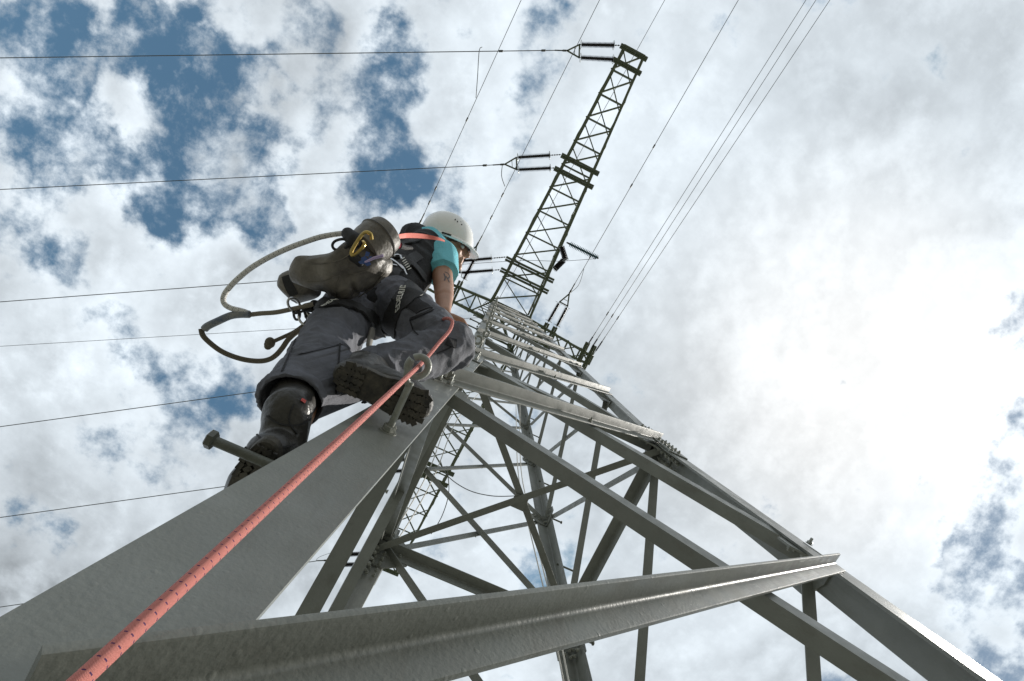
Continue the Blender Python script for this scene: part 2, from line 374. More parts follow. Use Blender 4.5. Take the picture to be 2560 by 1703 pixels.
# horizontals + plan bracing at the waist, and rings at the crossarm level
for z, sz in ((ZW, .085), (ZT, .07), (ZT + 1.0, .06)):
    for (n1, n2, N) in FACES:
        E = (node(n2, 0) - node(n1, 0)).normalized()
        MB().angle(inset(n1, z, E * .03) - N * .018, inset(n2, z, -E * .03) - N * .018, -UP, -N, sz, sz, .008).build('horizontal_beam', PAINT if z == ZW else STEELD, TW)
    for (n1, n2, o) in (('A', 'D', 0), ('C', 'B', -.022)):
        p, q = node(n1, z), node(n2, z); d = (q - p).normalized(); s_ = d.cross(UP)
        MB().angle(p + d * .05 + UP * (o - .09), q - d * .05 + UP * (o - .09), s_, UP, sz * .62, sz * .62, .006).build('plan_brace', PAINT if z == ZW else STEELD, TW)
MB().box(V((0, 0, ZW - .10)), V((.055, 0, 0)), V((0, .055, 0)), V((0, 0, .004))).build('gusset_plate', PAINT, TW)
# gusset / splice plates at nodes with bolts
boltn = 0
far_bolts = MB()
def plate(n, z, N, E, sgn, w, h, off, bolts, near, t=.010, taper=.5, name='gusset_plate'):
    """plate on the leg flange: polygon in the face plane; E points from the leg inwards"""
    leg = (node(n, z + .3) - node(n, z - .3)).normalized()
    c = node(n, z) + N * off
    poly = [(-.002, -h), (w * taper, -h), (w, -h * .42), (w, h * .42), (w * taper, h), (-.002, h)]
    m_ = MB(); pts = [c + E * x + leg * y for x, y in poly]
    k = len(pts); m_.add(pts + [p + N * t for p in pts], [tuple(range(k)), tuple(range(2 * k - 1, k - 1, -1))] + [(i, i + k, (i + 1) % k + k, (i + 1) % k) for i in range(k)])
    g_ = m_.build(name, PAINT, TW, smooth=False)
    for (x, y) in bolts:
        p = c + E * x + leg * y + N * t
        if near: MB().nut(p, N, .0115, .011, .009).build('bolt', ZINC if random.random() < .5 else BOLT, TW)
        else: far_bolts.nut(p, N, .0115, .011, .008)
    return g_
for (n1, n2, N) in FACES:
    for n, other in ((n1, n2), (n2, n1)):
        E = (node(other, 0) - node(n, 0)).normalized()
        for zi, z in enumerate(ZS[1:-1]):
            if 0 < z < 1: continue
            if abs(z - ZW) < .01:
                bl = [(x, y * 1.0) for y in (-.30, -.24, -.18, -.12, -.06, .06, .12, .18, .24, .30) for x in (.045, .10)]
                plate(n, z, N, E, 1, .145, .36, .011, bl, (n in 'AB' and N.y < 0), taper=.96, name='splice_plate')
                plate(n, z, N, E, 1, .30, .22, -.0245, [], False, taper=.45)
                leg_ = (node(n, z + .3) - node(n, z - .3)).normalized()
                for (x, y) in [(x, y) for x in (.05, .105) for y in (-.34, -.28, -.2, -.14, -.07, 0, .07, .14, .2)] + [(.17, -.06), (.22, -.03), (.17, .05), (.22, .02)]: far_bolts.nut(node(n, z) + E * x + leg_ * y - N * .0255, -N, .0125, .012, .010)
            elif z > 0:
                bl = [(.06, -.035), (.06, .035), (.105, -.035), (.105, .035)]
                nr = (n == 'A' and N.y < 0 and z < 5.5) or (n == 'B' and N.y < 0 and z < 2.5)
                if (zi % 2 == 0 or z < 3) and z > 1:
                    for (x, y) in (bl if not (n == 'B' and N.y < 0 and z < 2.5) else [(.055, -.10), (.055, .04)]):
                        p = node(n, z) + E * x + UP * y + N * (.011)
                        if nr: MB().nut(p, N, .0115, .011, .018).build('bolt', ZINC, TW)
                        else: far_bolts.nut(p, N, .0115, .011, .008)
                plate(n, z, N, E, 1, .20 if z < 7 else .16, .10, -.0245, [], False)
                if z < 9:
                    for (x, y) in ((.05, -.06), (.05, .06), (.11, -.03), (.11, .03), (.16, 0)): far_bolts.nut(node(n, z) + E * x + UP * y - N * .0255, -N, .0115, .011, .010)
far_bolts.build('bolt', BOLT, TW, kind='stuff')
# step bolts (two flanges) on every leg, eye hooks on the climbing leg
for n in 'ABCD':
    sx, sy = SG[n]
    zz = [-.0 + .9 * k for k in range(1, 17)] if n == 'A' else ([.9 * k for k in range(2, 14)] if n in 'D' else [])
    for z in zz:
        out = V((sx, 0, 0)); p = node(n, z) + V((0, -sy * .07, 0))
        m_ = MB(); r = .0095
        m_._lathe(p - out * .03, out, [(0, r), (.18, r)], 12)
        m_._lathe(p + out * .15, out, [(0, .014), (.002, .0175), (.012, .0175), (.0145, .014)], 6 if n == 'A' else 8)
        m_.nut(p, out, .015, .012, 0)
        m_.build('step_bolt', STEPM, TW)
def eye_hook(n, z):
    sx, sy = SG[n]; out = V((0, sy, 0)); p = node(n, z) + V((-sx * .088, 0, 0))
    m_ = MB(); r = .0085
    m_.nut(p, out, .0155, .014, 0)
    # shank, then a flattened open ring bent back on itself
    ring_c = p + out * .168 + V((sx * .0, 0, .004)) ; RR = .0235
    a = V((1, 0, 0)) * (-sx); b = UP
    m_._lathe(p + out * .012, out, [(0, r), (.118, r)], 12)
    pts = [p + out * .125]
    pts = []
    for k in range(0, 27):
        w = math.radians(-115 + k * 13.2)
        c = ring_c + (out * -math.cos(w) * RR * 1.0 + (a * .94 + b * .34) * math.sin(w) * RR)
        c += V((0, 0, .010)) * (k / 26 - .5)
        pts.append(c)
    m2 = [p + out * .120, p + out * .136 - (a * .94 + b * .34) * .014] + pts
    m_.tube(curve(m2, 3), r * .98, 12)
    o = m_.build('eye_hook', BOLT, TW); return ring_c
hooks = [eye_hook('A', z) for z in (1.15, 2.15, 3.0, 3.95, 4.85, 5.75, 6.65, 7.6, 8.6, 9.6, 10.6, 11.6, 12.6, 13.6, 14.6)]
RING = hooks[0]

# crossarms ---------------------------------------------------------------
def crossarm(roots, tips, top_root, top_tips, beams, nz, nside):
    m_ = MB(); s = .072; t = .008
    chords = []
    for r, q in zip(roots, tips): m_.angle(r, q, V((0, 0, 1)), (roots[1] - roots[0]) * (1 if r is roots[0] else -1), s, s, t, False); chords.append((r, q))
    for r, q in zip(top_root, top_tips): m_.angle(r, q, V((0, 0, -1)), (roots[1] - roots[0]), s * .85, s * .85, t, False)
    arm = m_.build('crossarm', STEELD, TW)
    def along(c, f): return c[0].lerp(c[1], f)
    # zig-zag lacing under the arm
    l_ = MB()
    L, R_ = chords
    k = 0
    for i in range(nz + 1):
        f0 = i / nz; f1 = min(1, (i + 1) / nz); prs = [(along(L, f0), along(R_, f0))]
        if i < nz: prs.append((along(L, f0), along(R_, f1)))
        for a_, b_ in prs:
            d = (b_ - a_).normalized(); l_.angle(a_ + UP * .008, b_ + UP * .008, d.cross(UP), UP, .045, .045, .005, False)
    for side, (c, tp) in enumerate(zip(chords, zip(top_root, top_tips))):
        for i in range(nside):
            f0 = i / nside; f1 = (i + .5) / nside; f2 = (i + 1) / nside
            a0, b1, a2 = along(c, f0), along(tp, f1), along(c, f2)
            for a_, b_ in ((a0, b1), (b1, a2)):
                if (b_ - a_).length > .06:
                    d = (b_ - a_).normalized(); l_.tube([a_, b_], .017, 5)
    for i in range(nz):
        a_, b_ = top_root[1].lerp(top_tips[1], i / nz), top_root[0].lerp(top_tips[0], (i + 1) / nz)
        l_.tube([a_, b_], .018, 5)
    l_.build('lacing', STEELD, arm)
    for p, q in beams:
        d = (q - p).normalized(); side = d.cross(UP)
        b_ = MB(); b_.angle(p - d * .10 - UP * .012, q + d * .10 - UP * .012, side, -UP, .07, .07, .008, False)
        b_.angle(p - d * .10 - UP * .012 - side * .012, q + d * .10 - UP * .012 - side * .012, -side, -UP, .07, .07, .008, False)
        b_.build('crossbeam', STEELD, arm)
    return arm
def xh(y): # half width of the long arm at distance |y|
    y = abs(y); return .70 + (.335 - .70) * max(0, (y - 1.7)) / (8.4 - 1.7) if y > 1.7 else WT + (.70 - WT) * (y - WT) / (1.7 - WT)
for sg in (-1, 1):
    ys = [(1.54, 1.9), (4.82, 5.23), (8.19, 8.6)]
    beams = [(V((-xh(y), sg * y, ZT)), V((xh(y), sg * y, ZT))) for pr in ys for y in pr]
    r = [V((-.66, sg * WT, ZT)), V((.66, sg * WT, ZT))]; q = [V((-.335, sg * 8.65, ZT)), V((.335, sg * 8.65, ZT))]
    tr = [V((-WT, sg * WT, ZTOP - .1)), V((WT, sg * WT, ZTOP - .1))]; tq = [V((-.30, sg * 8.6, ZT + .12)), V((.30, sg * 8.6, ZT + .12))]
    crossarm(r, q, tr, tq, beams, 11, 6)
    XL = (r, q)
r = [V((-WT, -.60, ZT)), V((-WT, .02, ZT))]; q = [V((-3.8, -.46, ZT)), V((-3.8, -.10, ZT))]
crossarm(r, q, [V((-WT, -.55, ZTOP - .1)), V((-WT, 0, ZTOP - .1))], [V((-3.75, -.42, ZT + .1)), V((-3.75, -.14, ZT + .1))], [(V((x, -.62, ZT)), V((x, .06, ZT))) for x in (-1.68, -1.92, -3.35, -3.65)], 6, 6)
r = [V((WT, -.60, ZT)), V((WT, .02, ZT))]; q = [V((2.86, -.40, ZT)), V((2.86, -.08, ZT))]
crossarm(r, q, [V((WT, -.55, ZTOP - .1)), V((WT, 0, ZTOP - .1))], [V((2.8, -.38, ZT + .1)), V((2.8, -.12, ZT + .1))], [(V((x, -.60, ZT)), V((x, .0, ZT))) for x in (1.18, 1.45, 2.55, 2.78)], 5, 5)
pk = MB()
for n in 'ABCD': pk.angle(node(n, ZTOP - .02), V((SG[n][0] * .05, SG[n][1] * .05, ZT + 3.6)), V((-SG[n][0], 0, 0)), V((0, -SG[n][1], 0)), .06, .06, .006, False)
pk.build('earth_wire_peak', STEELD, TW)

# ------------------------------------------------------------------ insulator sets, conductors
def shed_string(mb, p, q, r=.076, core=.036, sp=.034):
    L = (q - p).length; d = (q - p) / L; n = max(3, int(L / sp)); prof = [(0, core)]
    for i in range(n):
        h = (i + .5) / n * L; prof += [(h - sp * .30, core), (h - sp * .05, r), (h + sp * .08, r * .96), (h + sp * .16, core)]
    prof.append((L, core)); mb._lathe(p, d, prof, 12)
def insulator_set(base, apex, label, group, L=.78, gap=.36, name='insulator_string', cross=None):
    """two parallel strings between two arm fittings and a triangular yoke; apex holds the wire"""
    mid = (base[0] + base[1]) / 2; d = (apex - mid).normalized(); s = (base[1] - base[0]).normalized(); s = (s - d * s.dot(d)).normalized()
    e = empty('insulator_set', mid, label, 'insulator', group)
    tot = (apex - mid).length; yk = tot - .34
    for k, sg in ((0, -1), (1, 1)):
        st = base[k]; en = mid + d * yk + s * sg * gap / 2
        dd = (en - st).normalized(); LL = (en - st).length
        a0 = st + dd * (LL - L - .06) ; a1 = en - dd * .06
        sm = MB(); shed_string(sm, a0, a1); st_ = sm.build('insulator', INSUL, e)
        lk = MB(); lk.tube([st, a0], .009, 6); lk.tube([a1, en], .012, 6)
        nl = int((a0 - st).length / .07)
        for j in range(nl): lk._lathe(st + dd * (.02 + j * .07), dd, [(0, .010), (.01, .02), (.035, .02), (.045, .010)], 8)
        lk.build('link_fitting', ALU, e)
        for c in (a0, a1):
            rg = MB(); rg.tube([c + (s * math.cos(w) + d.cross(s) * math.sin(w)) * .115 + dd * .02 for w in [k2 * math.tau / 20 for k2 in range(20)]], .006, 6, closed=True)
            rg.build('grading_ring', ZINC, st_)
    y = MB(); a = mid + d * yk; c0, c1 = a - s * gap / 2, a + s * gap / 2; nn = d.cross(s).normalized() * .01
    for p_, q_ in ((c0, c1), (c0, apex), (c1, apex)):
        dd = (q_ - p_).normalized(); w_ = dd.cross(nn).normalized() * .020; y.box((p_ + q_) / 2, dd * ((q_ - p_).length / 2 + .015), w_, nn)
    y.box(a + d * .13, d * .008, s * gap * .30, nn * .8)
    y.build('yoke', STEELD, e)
    cl = MB(); cl._lathe(apex, d, [(0, .012), (.02, .028), (.12, .028), (.14, .018), (.34, .018), (.36, .01)], 8); cl.build('dead_end_clamp', ALU, e)
    return apex + d * .3
def sag_wire(name, a, b, label, cat, r=.012, drop=.6, ext=3.0, group=None, m=ALU, spacers=()):
    """from a through b and on towards the next tower, hanging as a shallow parabola"""
    far = a + (b - a) * ext; pts = []
    L = (far - a).length; sagc = drop / max((b - a).length / L * (1 - (b - a).length / L), .02)
    for k in range(61):
        t = k / 60; t = t ** 1.5; p = a.lerp(far, t); pts.append(p)
    o = MB().tube(pts, r, 6)
    for f in spacers:
        p = a.lerp(b, f); d = (b - a).normalized(); o._lathe(p, d, [(0, r), (.02, r * 2.6), (.12, r * 2.6), (.14, r)], 8)
    tg = dict(label=label, category=cat)
    if group: tg['group'] = group
    return o.build(name, m, **tg)
def edge_pt(px, py, z): return at(px, py, z)
WG = 'overhead conductors running off to the left'
GA = 'double insulator sets on the long crossarm'
yc = [(-8.39, -7.62, (0, 145), 'top left edge, ending at the tip'), (-5.03, -4.26, (0, 474), 'upper left, ending at the middle fitting'), (-1.72, -.95, (0, 755), 'left of the climber, ending at the inner fitting')]
lab = ['twin dark insulators with yoke at the upper tip of the long crossarm',
       'twin dark insulators with yoke halfway along the long crossarm, above the helmet',
       'twin dark insulators with yoke at the inner end of the long crossarm, beside the face']
wl = ['highest black conductor, nearly level, ending at the crossarm tip', 'second highest black conductor crossing the blue gaps, ending halfway along the crossarm',
      'black conductor passing behind the brown tool bag']
px_ap = [(1418, 127), (1262, 411), None]
for i, (y, ya, e_, _) in enumerate(yc):
    x = -xh(y); b0 = V((x - .10, y - .205, ZT)); b1 = V((x - .10, y + .205, ZT))
    ap = at(*px_ap[i], ZT) if px_ap[i] else V((-2.2, -.9, ZT))
    s0 = insulator_set((b0, b1), ap, lab[i], GA, L=.92, gap=.34)
    sag_wire('power_line', s0, edge_pt(e_[0], e_[1], ZT - .35), wl[i], 'power line', ext=8, spacers=(.02, .10) if i == 0 else (.015,))
ya2 = [(1.72, (0, 1067), 'black conductor ending under the climber\'s lower boot on the left', 2.5), (5.03, (0, 1294), 'black conductor above the big grey leg beam, second from the bottom', 5.8), (8.39, (0, 1518), 'lowest black conductor entering at the bottom left edge', 9.15)]
lab2 = ['twin dark insulators on the arm behind the tower, nearest the mast', 'twin dark insulators halfway out on the arm behind the tower', 'twin dark insulators with yoke seen low beside the rear left leg']
for i, (y, e_, l_, yap) in enumerate(ya2):
    x = -xh(y); b0 = V((x - .10, y - .205, ZT)); b1 = V((x - .10, y + .205, ZT))
    ap = V((-2.1 + .1 * i, yap, ZT)) if i < 2 else at(820, 1401, ZT)
    s0 = insulator_set((b0, b1), ap, lab2[i], GA, L=.92, gap=.34)
    sag_wire('power_line', s0, edge_pt(e_[0], e_[1], ZT - .35), l_, 'power line', ext=8)
sag_wire('earth_wire', V((0, 0, ZT + 3.55)), edge_pt(0, 866, ZT + 3.1), 'thin grey wire crossing behind the loop of white rope', 'power line', r=.008, ext=8)
# sets on the short crossarm, wires towards the top of the picture
GB = 'double insulator sets on the short crossarm'
for (bx, ap, top, lb, wlb, sp) in ((-3.5, at(1048, 561, ZT), (1303, 0), 'twin dark insulators with yoke half hidden behind the white helmet', 'thin conductor rising from behind the helmet to the top edge', (.05, .12, .45)),
                               (-1.80, at(1191, 616, ZT), (1499, 0), 'twin slanting dark insulators just right of the climber\'s face', 'conductor rising between helmet and long crossarm to the top edge', (.08, .18, .30)),
                               (1.32, at(1423, 735, ZT), (1846, 0), 'twin slanting insulators clear in the sky right of the mast', 'single conductor right of the long crossarm', (.10, .36, .5))):
    y = -.62; b0 = V((bx + .15, y, ZT)); b1 = V((bx - .15, y, ZT))
    s0 = insulator_set((b0, b1), ap, lb, GB, L=.62, gap=.27)
    sag_wire('power_line', s0, edge_pt(top[0], top[1], ZT - .3), wlb, 'power line', r=.0085, ext=6, spacers=sp)
sag_wire('power_line', V((-.45, -.75, ZT)), edge_pt(1662, 0, ZT - .3), 'thin wire passing behind the long crossarm up to the top edge', 'power line', r=.007, ext=6, spacers=(.05,))
for k, (bx, top, lb) in enumerate(((2.55, (2015, 0), 'leftmost of the three thin wires bunched at the top right'), (2.70, (2040, 0), 'middle of the three thin wires bunched at the top right'), (2.86, (2075, 0), 'rightmost of the three thin wires bunched at the top right'))):
    a0 = V((bx, -.42, ZT)); tp = edge_pt(top[0], top[1], ZT - .3); d = (tp - a0).normalized()
    e = empty('insulator_set', a0, ['short rod insulator at the outer arm, left one of three', 'short rod insulator at the outer arm, middle of three', 'short rod insulator at the very tip of the outer arm'][k], 'insulator', 'short rod insulators on the right arm tip')
    m_ = MB(); shed_string(m_, a0 + d * .15, a0 + d * .5, .035, .018, .03); m_.build('insulator', INSUL, e)
    m_ = MB(); m_.tube([a0, a0 + d * .16], .009, 6); m_.tube([a0 + d * .48, a0 + d * .66], .012, 6); m_.build('link_fitting', ALU, e)
    sag_wire('power_line', a0 + d * .6, tp, lb, 'power line', r=.0075, ext=6, spacers=(.06,))
# post insulator to the right of the long arm and two hanging ones
e = empty('post_insulator', at(1430, 610, ZT), 'teal ribbed post insulator sticking out right of the long crossarm', 'insulator')
m_ = MB(); a_, b_ = at(1424, 610, ZT - .05), at(1492, 644, ZT - .05); shed_string(m_, a_, b_, .085, .030, .05); m_.build('insulator', INSBL, e)
m_ = MB(); d = (b_ - a_).normalized(); m_._lathe(a_ - d * .1, d, [(0, .02), (.1, .03), (.12, .02)], 8); m_._lathe(b_, d, [(0, .03), (.03, .035), (.06, .015)], 8)
m_.tube([b_ + V((-.05, .05, 0)), b_ + V((.03, -.07, 0))], .008, 6); m_.build('end_fitting', ALU, e)
for k, (p0, p1, lb) in enumerate((((1404, 618), (1414, 650), 'upper short black insulator hanging beside the mast arm'), ((1408, 652), (1387, 673), 'lower short black insulator hanging beside the mast arm'))):
    e = empty('hanging_insulator', at(*p0, ZT - .15), lb, 'insulator')
    m_ = MB(); shed_string(m_, at(*p0, ZT - .15), at(*p1, ZT - .3), .09, .045, .04); m_.build('insulator', INSUL, e)
    m_ = MB(); p = at(*p1, ZT - .3); q = at(*p0, ZT - .15); d = (p - q).normalized(); u = d.orthogonal().normalized(); w = d.cross(u)
    for c in (p, q): m_.tube([c + (u * math.cos(t_) + w * math.sin(t_)) * .09 for t_ in [j * math.tau / 18 for j in range(18)]], .005, 6, closed=True)
    m_.build('grading_ring', ZINC, e)
def jumper(pts, label, r=.010, m=ALU, name='jumper_cable', cat='cable'):
    return MB().tube(curve([at(*p) for p in pts], 8), r, 6).build(name, m, label=label, category=cat)
jumper([(1205, 118, ZT), (1198, 128, ZT - .3), (1194, 190, ZT - .4), (1190, 245, ZT - .1)], 'thin dropper wire hanging from the topmost conductor')
jumper([(1256, 412, ZT), (1254, 440, ZT - .2), (1262, 466, ZT)], 'thin dropper wire below the yoke halfway along the long crossarm')
jumper([(1110, 664, ZT), (1300, 652, ZT - .3), (1400, 653, ZT - .3), (1490, 647, ZT - .05)], 'thin pale wire stretched to the teal post insulator', r=.007)
jumper([(1425, 733, ZT), (1447, 712, ZT - .1), (1460, 672, ZT)], 'slack loop of wire above the clear standing insulators', r=.007)
jumper([(1100, 1150, 14.6), (1119, 1190, 14.4), (1170, 1225, 14.2), (1230, 1240, 14.2), (1290, 1240, 14.6)], 'dark drooping cable loop between the rear legs', r=.013)
jumper([(1117, 1165, 14.7), (1122, 1230, 14.4), (1105, 1290, 14.4), (1078, 1335, 14.7)], 'dark curved cable hanging beside the rear arm', r=.013)
jumper([(865, 1388, ZT), (840, 1380, ZT - .2), (800, 1392, ZT - .3), (790, 1402, ZT)], 'small wire loop at the lowest left insulators', r=.006)

# ropes hanging inside the tower
def hang(pts, label, r=.006, m=CABLE):
    return MB().tube(curve([at(*p) for p in pts], 6), r, 6).build('rope', m, label=label, category='rope')
hang([(1195, 960, 9.5), (1126, 1045, 7), (1075, 1170, 5.6), (1010, 1290, 4.5), (870, 1500, 3.3), (760, 1690, 2.7)], 'white rope hanging along the rear left leg, left strand')
hang([(1215, 965, 9.5), (1144, 1048, 7), (1090, 1180, 5.6), (1026, 1300, 4.5), (892, 1500, 3.3), (790, 1690, 2.7)], 'white rope hanging along the rear left leg, right strand')
hang([(1290, 1010, 9), (1293, 1150, 6.2), (1307, 1250, 5), (1342, 1400, 4), (1380, 1560, 3.4), (1412, 1720, 2.9)], 'white rope hanging beside the rear right leg, left strand')
hang([(1300, 1010, 9), (1301, 1150, 6.2), (1318, 1260, 5), (1352, 1400, 4), (1392, 1560, 3.4), (1425, 1720, 2.9)], 'white rope hanging beside the rear right leg, right strand')
#PERSON
# ------------------------------------------------------------------ soft shapes: union of tapered capsules and ellipsoids, re-meshed into one skin
def ico(c, ax, r, seg=20):
    """ellipsoid: ax = three unit vectors, r = three radii"""
    vs = []; fs = []; n = seg // 2
    for i in range(n + 1):
        th = math.pi * i / n
        for k in range(seg):
            ph = math.tau * k / seg; d = V((math.sin(th) * math.cos(ph), math.sin(th) * math.sin(ph), math.cos(th)))
            vs.append(c + ax[0] * d.x * r[0] + ax[1] * d.y * r[1] + ax[2] * d.z * r[2])
    for i in range(n):
        for k in range(seg): fs.append((i * seg + k, (i + 1) * seg + k, (i + 1) * seg + (k + 1) % seg, i * seg + (k + 1) % seg))
    return vs, fs
def frame(d, ref=None):
    d = d.normalized(); u = (ref - d * ref.dot(d)).normalized() if ref else d.orthogonal().normalized(); return u, d.cross(u), d
def cap(p, q, r1, r2, ref=None, flat=1.0, seg=18):
    """tapered capsule; flat scales the section along ref"""
    p = V(p); q = V(q); u, w, d = frame(q - p, ref); L = (q - p).length; vs = []; fs = []; rings = []
    for i in range(5): a = math.pi / 2 * i / 5; rings.append((-r1 * math.cos(a), r1 * math.sin(a)))
    for i in range(7): rings.append((L * i / 6, r1 + (r2 - r1) * i / 6))
    for i in range(1, 6): a = math.pi / 2 * i / 5; rings.append((L + r2 * math.sin(a), r2 * math.cos(a)))
    for h, r in rings:
        for k in range(seg):
            t = math.tau * k / seg; vs.append(p + d * h + (u * math.cos(t) * flat + w * math.sin(t)) * max(r, 1e-4))
    for i in range(len(rings) - 1):
        for k in range(seg): fs.append((i * seg + k, i * seg + (k + 1) % seg, (i + 1) * seg + (k + 1) % seg, (i + 1) * seg + k))
    return vs, fs
def soft(name, prims, m, parent, voxel=.008, smooth=3, disp=None, cuts=None, **tags):
    mb = MB()
    for vs, fs in prims: mb.add(vs, fs)
    me = bpy.data.meshes.new('raw'); me.from_pydata(mb.v, [], mb.f); o = bpy.data.objects.new('raw', me); COL.objects.link(o)
    r = o.modifiers.new('r', 'REMESH'); r.mode = 'VOXEL'; r.voxel_size = voxel
    s = o.modifiers.new('s', 'SMOOTH'); s.iterations = smooth; s.factor = .5
    dg = bpy.context.evaluated_depsgraph_get(); me2 = bpy.data.meshes.new_from_object(o.evaluated_get(dg))
    bpy.data.objects.remove(o); bpy.data.meshes.remove(me)
    if disp:
        new = []
        for v in me2.vertices:
            new.append(disp(v.co.copy(), v.normal.copy()))
        for v, c in zip(me2.vertices, new): v.co = c
        me2.update()
    c = sum((v.co for v in me2.vertices), V()) / len(me2.vertices)
    tree = BVHTree.FromPolygons([v.co.copy() for v in me2.vertices], [tuple(p.vertices) for p in me2.polygons])
    for v in me2.vertices: v.co -= c
    me2.materials.clear(); me2.materials.append(m); me2.shade_smooth(); me2.name = name
    o = place(name, me2, c, parent, **tags); o['_t'] = 0; del o['_t']
    return o, tree
def fold(freq, amp, axis=None, squash=3.0, seed=0.0):
    """cloth folds: ridges running across `axis`"""
    def f(p, n):
        q = V(p)
        if axis is not None: q = q + axis * q.dot(axis) * (squash - 1)
        q = q * freq + V((seed, seed * 1.7, 0)); w = noise.noise_vector(q * .6) * .8
        a = 1 - (abs(noise.noise(q + w)) ** .8) * 2.2; b = noise.noise(q * 2.1 + w)
        return p + n * amp * (a * .7 + b * .35 - .35)
    return f
def raypt(tree, px, py):
    d = (at(px, py, 1) - CAM).normalized(); h = tree.ray_cast(CAM, d)
    return (h[0], h[1] if h[1].dot(d) < 0 else -h[1]) if h[0] is not None else None
def ribbon(name, tree, path, width, m, parent, lift=.003, th=.0022, dens=6, **tags):
    pts = curve([V((x, y, 0)) for x, y in path], dens); hits = [raypt(tree, p.x, p.y) for p in pts]; hits = [h for h in hits if h]
    mb = MB(); n = len(hits)
    if n < 2: return None
    wd = width if isinstance(width, (list, tuple)) else [width] * n
    vs = []
    for i, (p, nn) in enumerate(hits):
        t = (hits[min(i + 1, n - 1)][0] - hits[max(i - 1, 0)][0]).normalized(); s = nn.cross(t).normalized(); w = wd[min(i * len(wd) // n, len(wd) - 1)] / 2
        row = []
        for k in range(5):
            q = p + s * w * (k / 2 - 1); near = tree.find_nearest(q)
            q = near[0] if near[0] is not None and (near[0] - q).length < w * 1.5 else q
            row.append(q + nn * lift)
        vs += row + [q + nn * th for q in row[::-1]]
    fs = []
    for i in range(n - 1):
        for k in range(10): fs.append((i * 10 + k, i * 10 + (k + 1) % 10, i * 10 + 10 + (k + 1) % 10, i * 10 + 10 + k))
    fs += [tuple(range(9, -1, -1)), tuple(range((n - 1) * 10, n * 10))]
    mb.add(vs, fs); return mb.build(name, m, parent, **tags)
def lettering(name, txt, tree, c, e, size, m, parent, lift=.006):
    """letters laid on a curved surface, reading from c towards e (photo pixels)"""
    cu = bpy.data.curves.new('t', 'FONT'); cu.body = txt; cu.size = size; cu.extrude = .0006; cu.offset = size * .02; cu.align_x = 'CENTER'; cu.align_y = 'CENTER'; cu.space_character = 1.12
    o = bpy.data.objects.new('t', cu); COL.objects.link(o); dg = bpy.context.evaluated_depsgraph_get(); me = bpy.data.meshes.new_from_object(o.evaluated_get(dg)); bpy.data.objects.remove(o)
    a = raypt(tree, *c); b = raypt(tree, *e)
    if not a or not b: return
    n = a[1]; t = (b[0] - a[0]); t = (t - n * t.dot(n)).normalized(); u = n.cross(t)
    mb = MB(); vs = []
    for v in me.vertices:
        q = a[0] + t * v.co.x + u * v.co.y; h = tree.ray_cast(q + n * .08, -n)
        base = h[0] if h[0] is not None else q
        vs.append(base + n * (lift + v.co.z))
    mb.add(vs, [tuple(p.vertices) for p in me.polygons]); return mb.build(name, m, parent, smooth=False)

def weavebump(sc):
    def f(nt, b, tc):
        N = nt.nodes; L = nt.links
        n = N.new('ShaderNodeTexNoise'); n.inputs['Scale'].default_value = 26; n.inputs['Detail'].default_value = 6; n.inputs['Roughness'].default_value = .6; L.new(tc.outputs['Object'], n.inputs['Vector'])
        v = N.new('ShaderNodeTexNoise'); v.inputs['Scale'].default_value = sc; v.inputs['Detail'].default_value = 2; L.new(tc.outputs['Object'], v.inputs['Vector'])
        a = N.new('ShaderNodeMath'); a.operation = 'MULTIPLY_ADD'; L.new(n.outputs['Fac'], a.inputs[0]); a.inputs[1].default_value = 5; L.new(v.outputs['Fac'], a.inputs[2])
        bm = N.new('ShaderNodeBump'); bm.inputs['Strength'].default_value = .7; bm.inputs['Distance'].default_value = .002; L.new(a.outputs[0], bm.inputs['Height']); L.new(bm.outputs[0], b.inputs['Normal'])
    return f
SKIN = mat('skin', (.46, .25, .165), .5, var=.12, vscale=30, bump=.15, bscale=300); SKIN.node_tree.nodes['Principled BSDF'].inputs['Subsurface Weight'].default_value = .08; SKIN.node_tree.nodes['Principled BSDF'].inputs['Subsurface Radius'].default_value = (.01, .004, .002)
TROU = mat('grey_work_twill', (.145, .15, .175), .85, var=.35, vscale=9, fn=weavebump(700))
BLACK = mat('black_fabric', (.012, .012, .013), .8, fn=weavebump(600))
BLACKP = mat('black_webbing', (.02, .02, .021), .65, bump=.4, bscale=500)
TEAL = mat('turquoise_jersey', (.19, .62, .72), .8, var=.1, fn=weavebump(800))
RUB = mat('worn_black_leather', (.019, .0185, .018), .36, col2=(.05, .046, .038), vscale=16, bump=.7, bscale=70)
SOLE = mat('muddy_rubber', (.024, .023, .022), .6, col2=(.10, .09, .07), vscale=28, bump=.6, bscale=90)
HELM = mat('white_helmet_shell', (.93, .93, .91), .28, var=.02, coat=.3)
LEATH = mat('worn_tool_leather', (.21, .19, .16), .5, col2=(.045, .04, .035), vscale=8, vdet=12, bump=.8, bscale=60)
GOLD = mat('gold_anodised', (.55, .40, .13), .28, metal=.9)
BLUEM = mat('blue_anodised', (.08, .13, .33), .3, metal=.7)
STEEL = mat('bright_steel', (.6, .6, .6), .28, metal=1.0)
REDW = mat('red_webbing', (.62, .10, .09), .6, bump=.3, bscale=400)
WHITE = mat('white_print', (.75, .75, .70), .6)
HAIR = mat('short_brown_hair', (.10, .06, .035), .7, bump=1.0, bscale=300)
DARKT = mat('dark_grey_trouser_panel', (.020, .020, .023), .85, fn=weavebump(600))

